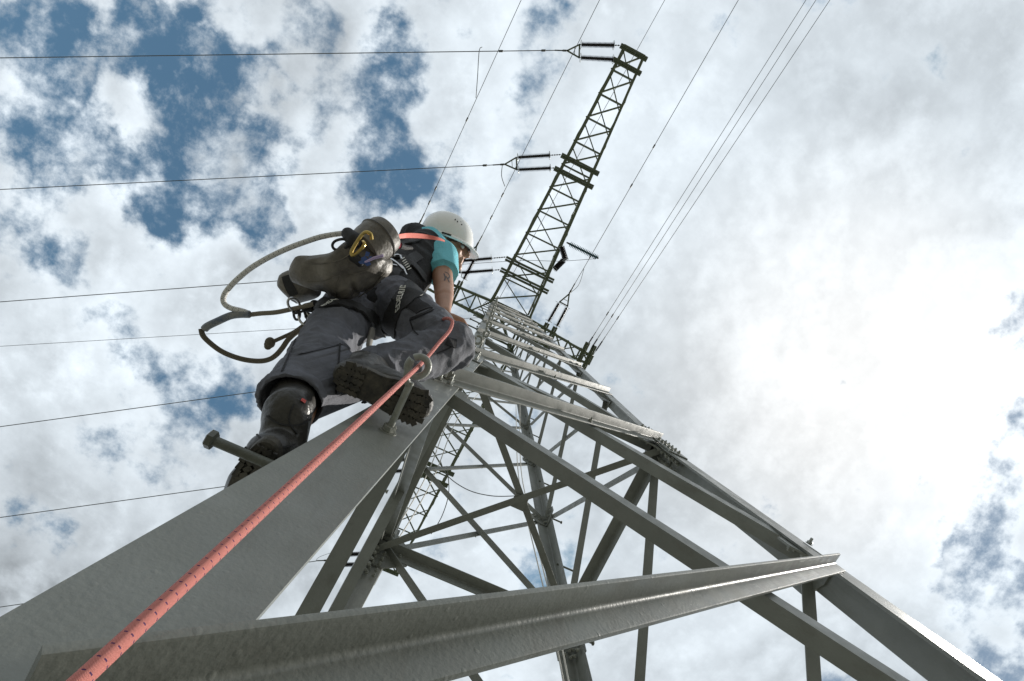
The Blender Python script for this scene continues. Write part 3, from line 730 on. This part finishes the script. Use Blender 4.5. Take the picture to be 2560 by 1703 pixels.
PE = empty('person', at(880, 900, 1.4), 'climber in white helmet, black vest and grey work trousers clinging to the near leg', 'person')
Lk, Lp = at(815, 865, 1.48), at(885, 768, 1.87)
Rk, Rp = at(1128, 862, 1.60), at(985, 765, 1.86)
Rs, Ls = at(1100, 642, 2.30), at(1038, 604, 2.50)
Re, Rw = at(1110, 725, 2.06), at(1110, 780, 1.86)
Le, Lw = at(1020, 700, 2.62), V((-1.06, -1.02, 2.62))
HF = (RX * .96 + DN * .20 + FW * .10).normalized(); HU = (-RX * .24 - DN * .95 + FW * .10); HU = (HU - HF * HU.dot(HF)).normalized(); HR = HF.cross(HU)
HC = at(1116, 611, 2.55)
def hp(f, u, r): return HC + HF * f + HU * u + HR * r
neckb = at(1072, 602, 2.43)
spine = at(1010, 690, 2.12)
# --- body (skin)
B = []
B.append(ico(hp(-.008, .025, 0), (HF, HR, HU), (.094, .074, .09)))
B.append(ico(hp(.035, -.03, 0), (HF, HR, HU), (.060, .060, .078)))
for s in (-1, 1):
    B.append(cap(hp(-.005, -.045, .055 * s), hp(.062, -.098, .020 * s), .020, .019)); B.append(ico(hp(.058, -.032, .040 * s), (HF, HR, HU), (.024, .022, .022)))
    B.append(cap(hp(.080, .018, .012 * s), hp(.066, .016, .046 * s), .013, .011))
    B.append(ico(hp(-.012, -.012, .077 * s), ((HF * .9 - HR * .35 * s).normalized(), (HR + HF * .35 * s).normalized(), HU), (.019, .007, .033)))
    B.append(cap(hp(-.026, -.002, .085 * s), hp(-.012, .022, .086 * s), .005, .005)); B.append(cap(hp(-.027, -.004, .085 * s), hp(-.012, -.036, .081 * s), .005, .0055)); B.append(cap(hp(-.012, .022, .086 * s), hp(.006, .010, .080 * s), .005, .004))
B.append(cap(hp(.088, .008, 0), hp(.112, -.034, 0), .008, .0125)); B.append(cap(hp(.098, -.040, .010), hp(.098, -.040, -.010), .0085, .0085))
B.append(cap(hp(.090, -.060, .016), hp(.090, -.060, -.016), .0085, .0085)); B.append(cap(hp(.086, -.074, .013), hp(.086, -.074, -.013), .009, .009))
B.append(ico(hp(.078, -.100, 0), (HF, HR, HU), (.021, .022, .019)))
B.append(cap(hp(-.022, -.05, 0), neckb, .054, .060))
chest = (Rs + Ls) / 2 - (neckb - spine).normalized() * .10
sidev = (Rs - Ls).normalized()
B.append(cap(neckb - (neckb - spine) * .1, spine, .07, .09)); B.append(cap(spine, (Lp + Rp) / 2, .10, .11)); B.append(cap(Rs, Ls, .050, .045))
B.append(cap(Rs, Re, .050, .040)); B.append(cap(Re, Re.lerp(Rw, .35), .039, .037)); B.append(cap(Re.lerp(Rw, .3), Rw, .037, .0255, ref=FW, flat=.85))
B.append(cap(Ls, Le, .050, .040)); B.append(cap(Le, Lw, .038, .026))
B.append(cap(Rp, Rk, .075, .055)); B.append(cap(Lp, Lk, .075, .055)); B.append(cap(Lk, V((-1.155, -1.0, 1.08)), .05, .036)); B.append(cap(Rk, at(925, 935, 1.33), .05, .034))
def hand(w, d, pn, thumb_side, grip=1.0):
    """w wrist, d towards the fingers, pn out of the palm; fingers of unequal length curl round what is held"""
    d = d.normalized(); pn = (pn - d * pn.dot(d)).normalized(); s = d.cross(pn) * thumb_side; out = []
    out.append(cap(w, w + d * .03, .025, .027, ref=pn, flat=.8))
    for k in range(4): out.append(cap(w + d * .015 + s * (.012 - .008 * k), w + d * .085 + s * (.030 - .0195 * k), .015, .0125, ref=pn, flat=.95))
    for k, L in enumerate((.038, .043, .040, .031)):
        p = w + d * (.092 - abs(k - 1.2) * .004) + s * (.032 - .0205 * k); a = .55 * grip; r = .0088 if k < 3 else .0078
        for j in range(3):
            q = p + (d * math.cos(a) + pn * math.sin(a)) * L * (1, .68, .55)[j]; out.append(cap(p, q, r, r * .93)); p = q; a += (.95, .75, .6)[j] * grip; r *= .93
    t0 = w + d * .028 + s * .026 + pn * .008; t1 = t0 + (d * .45 + s * .75 + pn * .5).normalized() * .042; t2 = t1 + (d * .7 + s * .1 + pn * .7).normalized() * .032; t3 = t2 + (d * .65 - s * .35 + pn * .65).normalized() * .024
    out += [cap(t0, t1, .014, .0115), cap(t1, t2, .0112, .0098), cap(t2, t3, .0097, .0085)]
    return out
B += hand(Rw, at(1112, 835, 1.80) - Rw, V((.7, .5, .2)), 1, .9)
B += hand(Lw, V((.8, .55, .1)), V((.3, -.9, 0)), -1, .9)
body, tbody = soft('body', B, SKIN, PE, voxel=.0048, smooth=4)
# eyes, hair, stubble
for s in (-1, 1):
    MB().add(*ico(hp(.078, -.004, .030 * s), (HF, HR, HU), (.0125, .0125, .0125))).build('eye', mat('eye_white', (.7, .68, .64), .2), body)
hb = [ico(hp(-.030, -.010, 0), (HF, HR, HU), (.078, .077, .074)), ico(hp(-.010, .03, 0), (HF, HR, HU), (.097, .077, .085))]
for s in (-1, 1): hb.append(cap(hp(.006, .012, .073 * s), hp(.006, -.010, .073 * s), .006, .004))
soft('hair', hb, HAIR, PE, voxel=.006, smooth=2)
er = MB(); er.tube([hp(-.014, -.046, .082) + (HU * math.cos(t) + HF * math.sin(t)) * .006 for t in [k * math.tau / 14 for k in range(14)]], .0022, 6, closed=True); er.build('ear_ring', BLACKP, body)
# --- helmet
def helmet():
    seg = 56; rings = 18; vs = []; fs = []
    def prof(t): # t 0 top .. 1 rim
        a = t * math.pi / 2 * 1.02; return math.sin(a) ** .92, math.cos(a)
    rows = []
    for i in range(rings + 1):
        rr, hh = prof(i / rings)
        row = []
        for k in range(seg):
            ph = math.tau * k / seg; cf, cr = math.cos(ph), math.sin(ph)
            ridge = .0035 * math.exp(-(cr * rr / .16) ** 2) * (1 if rr < .9 else 0)
            ring2 = .003 * math.exp(-((math.hypot(cf * rr + .1, (abs(cr) * rr - .55)) - .42) / .05) ** 2)
            row.append((cf * rr * .134 - .004, cr * rr * .112, hh * .136 + ridge, cf, cr, ridge + ring2))
        rows.append(row)
    def put(f, r, u): return hp(f, u + .022 - f * .10, r)
    for row in rows:
        for f, r, u, cf, cr, x in row:
            k = 1 + x / .12; vs.append(put(f * k, r * k, u))
    # gutter and brim: small all round, a peak in front
    for (o, dz) in ((.004, -.006), (.009, -.009), (1, -.014), (1.02, -.018), (.9, -.019)):
        for k in range(seg):
            ph = math.tau * k / seg; cf, cr = math.cos(ph), math.sin(ph)
            if o < .5: e = o
            else: e = (.010 + .026 * max(0, cf) ** 1.6) * o
            drop = dz - (.016 * max(0, cf) ** 2 if o > .5 else 0) + (.010 * max(0, -cf) ** 2 if 0 else 0)
            vs.append(put(cf * (.134 + e) - .004, cr * (.112 + e), drop))
    # inner skin
    for i in range(rings, 0, -3):
        for k in range(seg):
            f, r, u, cf, cr, x = rows[i][k]; vs.append(put(f * .955, r * .95, u * .95 - .016 * (i / rings)))
    nr = len(vs) // seg
    for i in range(nr - 1):
        for k in range(seg): fs.append((i * seg + k, i * seg + (k + 1) % seg, (i + 1) * seg + (k + 1) % seg, (i + 1) * seg + k))
    h = MB().add(vs, fs).build('helmet', HELM, PE)
    for (f, u, r) in ((.030, .085, .078), (.048, .080, .074), (.034, .073, .088), (.056, .068, .080), (.022, .078, .090)):
        MB().add(*ico(put(f, r * 1.06, u), (HF, HU, HR), (.0032, .0042, .003), 8)).build('vent_hole', BLACKP, h)
    MB().tube([put(-.10, .05, -.012), put(-.02, .118, -.013), put(.02, .119, -.013)], .006, 8).build('lamp_clip', BLACKP, h)
    # head band inside and chin strap
    MB().tube([put(math.cos(t) * .112, math.sin(t) * .090, -.012) for t in [k * math.tau / 40 for k in range(40)]], .006, 6, closed=True).build('head_band', BLACKP, h)
    return h
helmet()
# --- t-shirt and vest
shirt = [cap(Rs, Rs.lerp(Re, .50), .080, .070), cap(Rs, neckb, .070, .066), cap(Ls, neckb, .066, .066), cap(Ls, Ls.lerp(Le, .4), .07, .066)]
def shirtd(p, n):
    q = fold(14, .006, (Re - Rs).normalized(), .35, 3)(p, n)
    d = (Re - Rs).normalized(); h = (q - Rs).dot(d); rad = (q - Rs - d * h).length
    if h > .15: q = q - d * min(h - .15, .035) * (1.0 if rad > .03 else 2.4)
    return q
soft('t_shirt', shirt, TEAL, PE, voxel=.0065, smooth=4, disp=shirtd)
pm = (Lp + Rp) / 2
vc = Rs.lerp(Ls, .50)
vest = [cap(at(1058, 626, 2.34), spine, .095, .112), cap(spine, pm, .112, .122), cap(Rs.lerp(Ls, .38), Ls, .078, .088), cap(neckb + (neckb - spine) * -.20, spine, .080, .11)]
_, tvest = soft('vest', vest, BLACK, PE, voxel=.009, smooth=4, disp=fold(9, .012, None, 1, 5))
# --- trousers
La2 = at(738, 990, 1.16); Ra2 = at(925, 935, 1.33)
tr = [cap(pm + (spine - pm) * .15, Lp, .112, .112), cap(Lp, Rp, .112, .110), cap(Lp, Lk, .108, .080), cap(Lk, Lk.lerp(La2, .5), .079, .074), cap(Lk.lerp(La2, .4), La2, .072, .070), cap(La2, La2 + (La2 - Lk).normalized() * .02, .073, .077),
      cap(Rp, Rk, .108, .078), cap(Rk, Rk.lerp(Ra2, .5), .076, .070), cap(Rk.lerp(Ra2, .4), Ra2, .070, .068), cap(Ra2, Ra2 + (Ra2 - Rk).normalized() * .015, .068, .070)]
def troud(p, n):
    dl = min((p - Lk).length, (p - Rk).length, (p - La2).length, (p - Ra2).length); amp = .013 if dl > .16 else .018
    dax = (Lp - Lk).normalized() if (p - Lk).length + (p - La2).length * .5 < (p - Rk).length + (p - Ra2).length * .5 else (Rp - Rk).normalized()
    q = fold(8, amp * .8, dax, 1.5, 1)(p, n); q = fold(19, amp * .3, dax, 1.3, 4)(q, n)
    for a, kn in ((La2, Lk), (Ra2, Rk)):
        ax = (a - kn).normalized(); end = a + ax * .045; h = (q - end).dot(ax); rad = (q - end - ax * h).length
        if -.03 < h < .13 and rad < .10:
            if h > 0: q = q - ax * h
            if rad < .067: q = q - ax * (.075 * (1 - (rad / .067) ** 7))
    return q
_, ttr = soft('trousers', tr, TROU, PE, voxel=.0048, smooth=4, disp=troud)
# dark panels, pocket, seams, harness pads
ribbon('thigh_pad', ttr, [(1062, 700), (1035, 722), (1005, 752), (985, 790), (970, 825)], .078, BLACKP, PE, lift=.003, th=.006)
ribbon('thigh_pad', ttr, [(800, 760), (850, 762), (900, 775), (930, 800), (950, 835)], .046, BLACKP, PE, lift=.004, th=.008)
ribbon('pocket_panel', ttr, [(1030, 752), (1062, 775)], .062, DARKT, PE, lift=.002)
ribbon('pocket_flap', ttr, [(1026, 800), (1050, 790), (1082, 776)], .010, DARKT, PE, lift=.003)
ribbon('knee_patch', ttr, [(1118, 850), (1140, 862)], .034, DARKT, PE, lift=.002)
for path in ([(1026, 802), (1034, 825), (1045, 838)], [(850, 860), (845, 920), (838, 985)], [(760, 800), (735, 860), (705, 930)], [(1040, 900), (1090, 885), (1128, 868)]):
    ribbon('seam', ttr, path, .004, DARKT, PE, lift=.0016, th=.0012)
lettering('lettering', 'EDELRID', ttr, (1003, 748), (1020, 720), .027, WHITE, PE, lift=.017)
lettering('lettering', 'EDELRID', ttr, (828, 762), (846, 757), .015, WHITE, PE, lift=.0145)
# hip belt, straps and buckles on the vest
for path, w_ in (([(968, 700), (990, 675), (1020, 655), (1048, 640)], .045), ([(985, 640), (1015, 652), (1040, 672), (1060, 700)], .035), ([(975, 625), (1010, 612), (1050, 600)], .030)):
    ribbon('harness_strap', tvest, path, w_, BLACKP, PE, lift=.005, th=.006)
for path in ([(962, 648), (985, 660), (1003, 680)], [(968, 655), (975, 668), (990, 672)], [(984, 648), (996, 645), (1000, 655)], [(996, 668), (1004, 676), (1010, 690)]):
    ribbon('buckle', tvest, path, .007, STEEL, PE, lift=.012, th=.004)
for k in range(6): ribbon('gear_loop', tvest, [(1000 + k * 3.2, 655 + k * 5), (1010 + k * 3, 650 + k * 5)], .003, WHITE, PE, lift=.011, th=.002)
# tattoo on the upper arm
INK = mat('tattoo_ink', (.10, .075, .07), .5)
for path in ([(1112, 680), (1120, 684), (1124, 692), (1118, 698)], [(1114, 690), (1119, 697), (1123, 706)], [(1110, 684), (1113, 694), (1111, 702)]): ribbon('tattoo', tbody, path, .006, INK, body, lift=.0004, th=.0003)
# --- boots
def boot(heel, f, u, ankle, shaft_top, LS):
    f = f.normalized(); u = (u - f * u.dot(f)).normalized(); s = f.cross(u)
    def bp(x, y, z): return heel + f * x * LS + s * y * 1.06 + u * z
    ks = [cap(bp(.034, 0, .044), bp(.040, 0, .080), .046, .045), cap(bp(.050, 0, .055), bp(.11, 0, .055), .043, .046), cap(bp(.11, 0, .055), bp(.205, 0, .042), .047, .040, ref=s, flat=1.12), cap(bp(.205, .002, .042), bp(.252, .002, .037), .044, .034, ref=s, flat=1.2),
          cap(bp(.045, 0, .06), bp(.055, 0, .12), .049, .050), cap(bp(.055, 0, .12), ankle, .050, .050), cap(ankle, shaft_top, .048, .056), cap(bp(.17, 0, .06), bp(.07, 0, .12), .036, .044)]
    def dd(p, n):
        h = (p - heel).dot(u); x = (p - heel).dot(f)
        cr = math.exp(-((x - .13) / .05) ** 2) + math.exp(-((h - .13) / .03) ** 2)
        p = p + n * (.0045 * cr * (1 - 2 * abs(noise.noise(V((x * 9, h * 30, (p - heel).dot(s) * 9))))) - .002) + n * .0025 * noise.noise(p * 22)
        d = (p - heel).dot(u)
        if d < .014: p = p + u * (.014 - d)
        return p
    b, t = soft('boot', ks, RUB, PE, voxel=.0055, smooth=3, disp=dd)
    # welted sole with lugs
    out = []
    for k in range(40):
        a = math.tau * k / 40; c = math.cos(a); x = .138 + .152 * c; sn = math.sin(a)
        wdt = .040 + .012 * max(0, (x - .14) / .14) * (1 if x < .25 else .9) - .006 * math.exp(-((x - .12) / .035) ** 2)
        out.append((x, math.copysign(abs(sn) ** .78, sn) * wdt + .003))
    m_ = MB(); k = len(out); vs = []
    for z, e in ((.004, .97), (.008, 1.0), (.018, 1.03), (.024, .99)): vs += [bp(.138 + (x - .138) * e, y * e, z + .006 * max(0, (x - .2) / .1)) for x, y in out]
    fs = [tuple(range(k - 1, -1, -1)), tuple(range(3 * k, 4 * k))]
    for r_ in range(3): fs += [(r_ * k + i, r_ * k + (i + 1) % k, (r_ + 1) * k + (i + 1) % k, (r_ + 1) * k + i) for i in range(k)]
    m_.add(vs, fs)
    rnd = random.Random(5)
    for i in range(19):
        x = .008 + i * .0148
        if .072 < x < .165: continue
        wdt = .040 + .012 * max(0, (x - .14) / .14) - (.016 if i in (0, 18) else 0)
        for j in range(-2, 3):
            y = j * wdt * .36 + .003; w_ = wdt * .185; an = rnd.uniform(-.5, .5) + (.5 if j > 0 else -.5 if j < 0 else 0)
            fx = f * math.cos(an) + s * math.sin(an); sx_ = s * math.cos(an) - f * math.sin(an)
            lift = .006 * max(0, (x - .2) / .1); m_.box(bp(x, y, .001 + lift), fx * .0078 * rnd.uniform(.8, 1.1), sx_ * w_ * rnd.uniform(.7, 1.1), u * rnd.uniform(.002, .0035))
    m_.build('sole', SOLE, b, smooth=False)
    return b, t
Lheel = V((-1.146, -1.024, .916)); lb, tl = boot(Lheel, V((-.03, 1, .02)), V((0, -.03, 1)), at(725, 1022, 1.07), at(742, 985, 1.17), 1.0)
Rheel = V((-1.130, -1.125, 1.166)); rb_, trb = boot(Rheel, V((1, -.02, .0)), V((.0, 0, 1)), V((-1.10, -1.125, 1.29)), at(915, 940, 1.33), .79)
for path in ([(668, 1040), (700, 1060), (745, 1062), (780, 1045)], [(640, 1085), (668, 1108), (705, 1118), (735, 1112)], [(735, 1010), (722, 1050), (742, 1085)]): ribbon('seam', tl, path, .0035, BLACKP, lb, lift=.001, th=.0015)
ribbon('boot_pull_tab', tl, [(752, 1000), (762, 1006)], .007, REDW, lb, lift=.002)

# ------------------------------------------------------------------ gear
# large leather tool bag
def pz(x, y, z): return at(x, y, z - .13)
def pillow(outline, z, half, tilt=V((0, 0, 0)), n=12, pw=2.2, side=1.0):
    """soft leather body: outline in photo pixels at height z, real thickness 2*half"""
    o = curve([V((x, y, 0)) for x, y in outline] + [V((*outline[0], 0))], 5)[:-1]; c = sum(o, V()) / len(o); vs = []; fs = []; k = len(o)
    for sg in (1, -1):
        for i in range(n):
            t = i / n; sc = math.cos(t * math.pi / 2) ** .8; h = half * math.sin(t * math.pi / 2) ** .75 * sg
            for p in o:
                q = c + (p - c) * sc; vs.append(pz(q.x, q.y, z) + FW * (-h) * (1 if sg > 0 else side) + tilt * (q.x - c.x))
        vs.append(pz(c.x, c.y, z) + FW * (-half) * sg * (1 if sg > 0 else side))
    m0 = n * k + 1
    for b_ in (0, m0):
        for i in range(n - 1):
            for j in range(k): fs.append((b_ + i * k + j, b_ + i * k + (j + 1) % k, b_ + (i + 1) * k + (j + 1) % k, b_ + (i + 1) * k + j))
        for j in range(k): fs.append((b_ + (n - 1) * k + j, b_ + (n - 1) * k + (j + 1) % k, b_ + n * k))
    return vs, fs
bd = [pillow([(744, 645), (769, 640), (823, 638), (846, 626), (868, 603), (900, 596), (940, 620), (966, 645), (972, 656), (966, 682), (935, 705), (903, 731), (873, 753), (852, 755), (829, 748), (805, 738), (779, 722), (750, 706), (739, 690), (738, 672)], 1.80, .085)]
def bagd(p, n):
    q = fold(5.0, .022, (RX * .8 - DN * .5).normalized(), .5, 9)(p, n); q = fold(15, .006, (RX * .8 - DN * .5).normalized(), .4, 2)(q, n)
    def g(x, y, r, a, z=1.72): 
        return a * math.exp(-((q - pz(x, y, z)).length / r) ** 2)
    c = pz(872, 722, 1.72); e = q - c
    slit = math.exp(-(e.dot(RX) / .006) ** 2 - (e.dot(DN) / .03) ** 2)
    return q + n * (g(885, 725, .040, .022) - g(862, 700, .030, .018) - g(905, 695, .030, .016) + g(820, 670, .05, .012) - g(780, 672, .03, .010) - slit * .009)
TB, ttb = soft('tool_bag', bd, LEATH, None, voxel=.0055, smooth=4, disp=bagd, label='large worn brown leather tool bag hanging at the climber\'s hip', category='bag')
ax = (pz(958, 592, 1.84) - pz(905, 630, 1.78)).normalized(); cc = pz(925, 612, 1.80)
m_ = MB(); m_._lathe(cc - ax * .03, ax, [(0, .060), (.03, .067), (.062, .069), (.064, .072), (.068, .072), (.070, .066), (.095, .064), (.105, .060), (.106, .054), (.03, .050)], 40); m_.build('collar', LEATH, TB)
m_ = MB(); m_.tube([cc + ax * .036 + (ax.orthogonal().normalized() * math.cos(t) + ax.cross(ax.orthogonal().normalized()) * math.sin(t)) * .0705 for t in [k * math.tau / 40 for k in range(40)]], .0022, 6, closed=True); m_.build('piping', BLACKP, TB)
for path in ([(762, 656), (800, 660), (850, 650), (880, 632)], [(768, 706), (805, 704), (840, 690), (880, 688), (925, 672)], [(838, 742), (842, 715), (850, 690)]): ribbon('seam', ttb, path, .0028, LEATH, TB, lift=.001, th=.0015)
ribbon('trim', ttb, [(880, 748), (905, 738), (935, 712), (962, 682)], .008, LEATH, TB, lift=.003, th=.003)
m_ = MB(); m_.tube(curve([pz(878, 606, 1.73), pz(858, 598, 1.73), pz(838, 603, 1.74), pz(831, 614, 1.74), pz(838, 624, 1.74), pz(858, 624, 1.74), pz(872, 612, 1.73)], 5), .0045, 8); m_.build('strap_loop', BLACKP, TB)
m_ = MB(); m_.add(*cap(pz(870, 585, 1.75), pz(885, 600, 1.74), .020, .026)); m_.add(*cap(pz(885, 645, 1.74), pz(900, 655, 1.74), .018, .016)); m_.build('strap_pad', BLACKP, TB)
# small bag
sb = [pillow([(701, 688), (712, 681), (737, 676), (790, 690), (800, 730), (782, 747), (744, 760), (733, 757), (709, 736), (699, 717), (698, 701)], 1.92, .05)]
SB, tsb = soft('tool_pouch', sb, LEATH, None, voxel=.007, smooth=5, disp=fold(8, .010, None, 1, 2), label='smaller dark leather pouch behind the big bag, left of it', category='pouch')
ribbon('cap_panel', tsb, [(716, 690), (722, 712), (735, 738)], .030, BLACKP, SB, lift=.002)
# gold carabiner with steel sleeve and blue device
e = empty('carabiner', pz(890, 610, 1.70), 'gold carabiner with silver sleeve clipped on the brown bag', 'carabiner')
cz = 1.685
m_ = MB(); m_.tube(curve([pz(929, 598, cz + .01), pz(926, 584, cz), pz(911, 582, cz), pz(894, 602, cz), pz(879, 628, cz), pz(880, 638, cz), pz(889, 636, cz), pz(902, 624, cz), pz(911, 611, cz), pz(908, 604, cz + .015)], 6), .0052, 10); m_.build('frame', GOLD, e)
m_ = MB(); a_ = pz(906, 586, cz - .004); b_ = pz(928, 581, cz - .004); m_._lathe(a_, (b_ - a_), [(0, .008), (.004, .0098), (.012, .0098), (.013, .0085), (.015, .0098), (.026, .0098), (.030, .007)], 16); m_.build('sleeve', STEEL, e)
e = empty('descender', pz(915, 645, 1.70), 'small blue metal device with lilac pin on the brown bag', 'climbing device')
m_ = MB(); dz = 1.69
for p in ([(915, 628), (925, 632), (922, 642), (912, 640)], [(902, 645), (912, 640), (922, 650), (928, 662), (918, 666), (906, 656)], [(895, 655), (905, 650), (910, 660), (900, 660)], [(920, 645), (928, 640), (932, 648), (924, 652)]):
    vs = [pz(x, y, dz) for x, y in p] + [pz(x, y, dz + .012) for x, y in p]; k = len(p); m_.add(vs, [tuple(range(k)), tuple(range(2 * k - 1, k - 1, -1))] + [(i, i + k, (i + 1) % k + k, (i + 1) % k) for i in range(k)])
m_.build('side_plate', BLUEM, e)
m_ = MB(); m_.tube([pz(912, 656, dz - .006), pz(935, 645, dz - .006), pz(958, 639, dz - .004)], [.003, .0045, .005], 8); m_.build('pin', mat('lilac_metal', (.55, .45, .70), .3, metal=.6), e)
# red strap and handle between the bag and the shoulder
m_ = MB(); sp = curve([pz(968, 597, 1.88), pz(995, 592, 1.95), pz(1022, 589, 2.05), pz(1060, 591, 2.15), pz(1095, 597, 2.2), pz(1112, 603, 2.24)], 6); vs = []
for i, p in enumerate(sp):
    w_ = .0035 + .0055 * math.sin(math.pi * min(1, i / (len(sp) - 1) * 1.05)) ; up_ = -DN * w_; th_ = FW * .0015; vs += [p - up_ - th_, p + up_ - th_, p + up_ + th_, p - up_ + th_]
fs = []
for i in range(len(sp) - 1):
    for k in range(4): fs.append((i * 4 + k, i * 4 + (k + 1) % 4, i * 4 + 4 + (k + 1) % 4, i * 4 + 4 + k))
m_.add(vs, fs); m_.build('sling', mat('coral_webbing', (.80, .20, .15), .65, bump=.3, bscale=400), label='flat coral red sling taut from the bag to the shoulder', category='sling')
m_ = MB(); m_.tube(curve([pz(962, 606, 1.90), pz(975, 609, 1.92), pz(990, 612, 1.94), pz(1000, 614, 1.95)], 3), [.012] * 5 + [.0125] * 3 + [.0115, .010], 12); hm = m_.build('hammer', mat('red_plastic', (.45, .03, .06), .35), label='round dark red tool handle poking out of the brown bag', category='tool')
m_ = MB(); m_.tube([pz(1000, 614, 1.95), pz(1012, 619, 1.97), pz(1030, 620, 2.0)], [.012, .010, .006], 10); m_.build('tip', BLACKP, hm)
# lanyard loops behind him
zl = 1.82
m_ = MB(); m_.tube(curve([pz(x, y, zl) for x, y in ((856, 584), (838, 586), (800, 593), (763, 605), (725, 619), (687, 636), (655, 653), (625, 672), (597, 695), (576, 716), (562, 735), (558, 750), (563, 762), (576, 770), (590, 774), (607, 778), (623, 784))], 6), .0088, 12)
m_.build('lanyard_rope', WROPE, label='white rope with black flecks looping out left of the bag', category='rope')
m_ = MB(); m_.tube(curve([pz(x, y, zl + .01) for x, y in ((618, 788), (650, 784), (690, 781), (730, 773), (763, 766), (785, 760))], 6), .0080, 12); m_.build('lanyard_rope', mat('beige_rope', (.36, .33, .26), .85, fn=weave((.40, .36, .29), (.16, .14, .10), 30, 1, ((.03, .02, .02), 22))), label='beige flecked rope running into the black gear at the hip', category='rope')
m_ = MB(); m_.tube(curve([pz(x, y, zl) for x, y in ((624, 786), (600, 786), (575, 790), (545, 803), (520, 815), (511, 823))], 6), [.0125] * 31, 14); m_.build('rope_sleeve', SLEEVE, label='worn blue grey protective sleeve on the rope loop', category='sleeve')
m_ = MB(); m_.tube(curve([pz(x, y, zl) for x, y in ((503, 822), (508, 840), (528, 860), (553, 878), (582, 891), (615, 900), (648, 903), (672, 899), (690, 888), (706, 870), (720, 850), (740, 832), (765, 818), (785, 808))], 6), .0085, 12)
m_.build('lanyard_rope', DROPE, label='dark dirty rope hanging in a low loop beside the hip', category='rope')
m_ = MB(); m_.tube(curve([pz(x, y, zl + .02) for x, y in ((676, 857), (690, 851), (710, 842), (735, 830), (760, 812), (775, 795))], 6), .0065, 10); m_.add(*ico(pz(675, 857, zl + .02), (RX, DN, FW), (.017, .019, .015))); m_.add(*cap(pz(671, 862, zl + .02), pz(670, 866, zl + .02), .014, .012))
m_.build('knotted_cord', DROPE, label='short dark cord ending in a knot above the low loop', category='cord')
# cluster of dark hardware at the hip
e = empty('gear_cluster', pz(765, 775, 1.86), 'tangle of black clips and pulleys at the left hip', 'climbing gear')
rnd = random.Random(3)
for k, (x, y, r_) in enumerate(((735, 762, .017), (755, 772, .02), (775, 782, .018), (760, 795, .016), (742, 785, .014), (790, 770, .016), (782, 800, .014))):
    m_ = MB(); c = pz(x, y, 1.83 + .01 * (k % 3)); a_ = V((rnd.uniform(-1, 1), rnd.uniform(-1, 1), rnd.uniform(-1, 1))).normalized(); u_, w_, _ = frame(a_ + FW * 1.2)
    m_.tube([c + (u_ * math.cos(t) * 1.5 + w_ * math.sin(t)) * r_ for t in [j * math.tau / 20 for j in range(20)]], .0042, 8, closed=True); m_.build('clip', BLACKP if k % 3 else STEEL, e)
m_ = MB(); m_.add(*cap(pz(770, 790, 1.85), pz(790, 810, 1.85), .012, .016)); m_.add(*cap(pz(765, 770, 1.87), pz(800, 765, 1.87), .016, .020)); m_.build('pulley', BLACKP, e)
m_ = MB(); m_.tube([pz(784, 802, 1.81), pz(790, 790, 1.81), pz(794, 786, 1.82)], .006, 8); m_.build('red_tab', REDW, e)
# grey pouch hanging between the legs
m_ = MB(); m_.add(*cap(pz(930, 830, 1.78), pz(922, 862, 1.72), .016, .014, ref=RX, flat=.6)); m_.build('hanging_glove', mat('grey_glove', (.25, .24, .22), .8, bump=.5), label='grey cloth hanging between the climber\'s thighs', category='glove')
# safety rope from the foreground through the eye of the hook up to the hand
lo = at(200, 1703, .235); d0 = (lo - RING).normalized()
ctr = [RING + d0 * 1.05 + V((0, -.004, 0)), lo, RING + d0 * .45 + V((0, 0, -.012)), RING + d0 * .15 + V((0, 0, -.004)), RING + V((0, 0, .0)), at(1070, 891, 1.24), at(1098, 857, 1.33), at(1123, 828, 1.42), at(1131, 806, 1.48), at(1123, 797, 1.52), at(1109, 798, 1.58), at(1104, 812, 1.75)]
m_ = MB(); m_.tube(curve(ctr, 10), .0049, 18); m_.build('safety_rope', ROPE, label='coral red braided safety rope threaded through the big eye hook', category='rope')
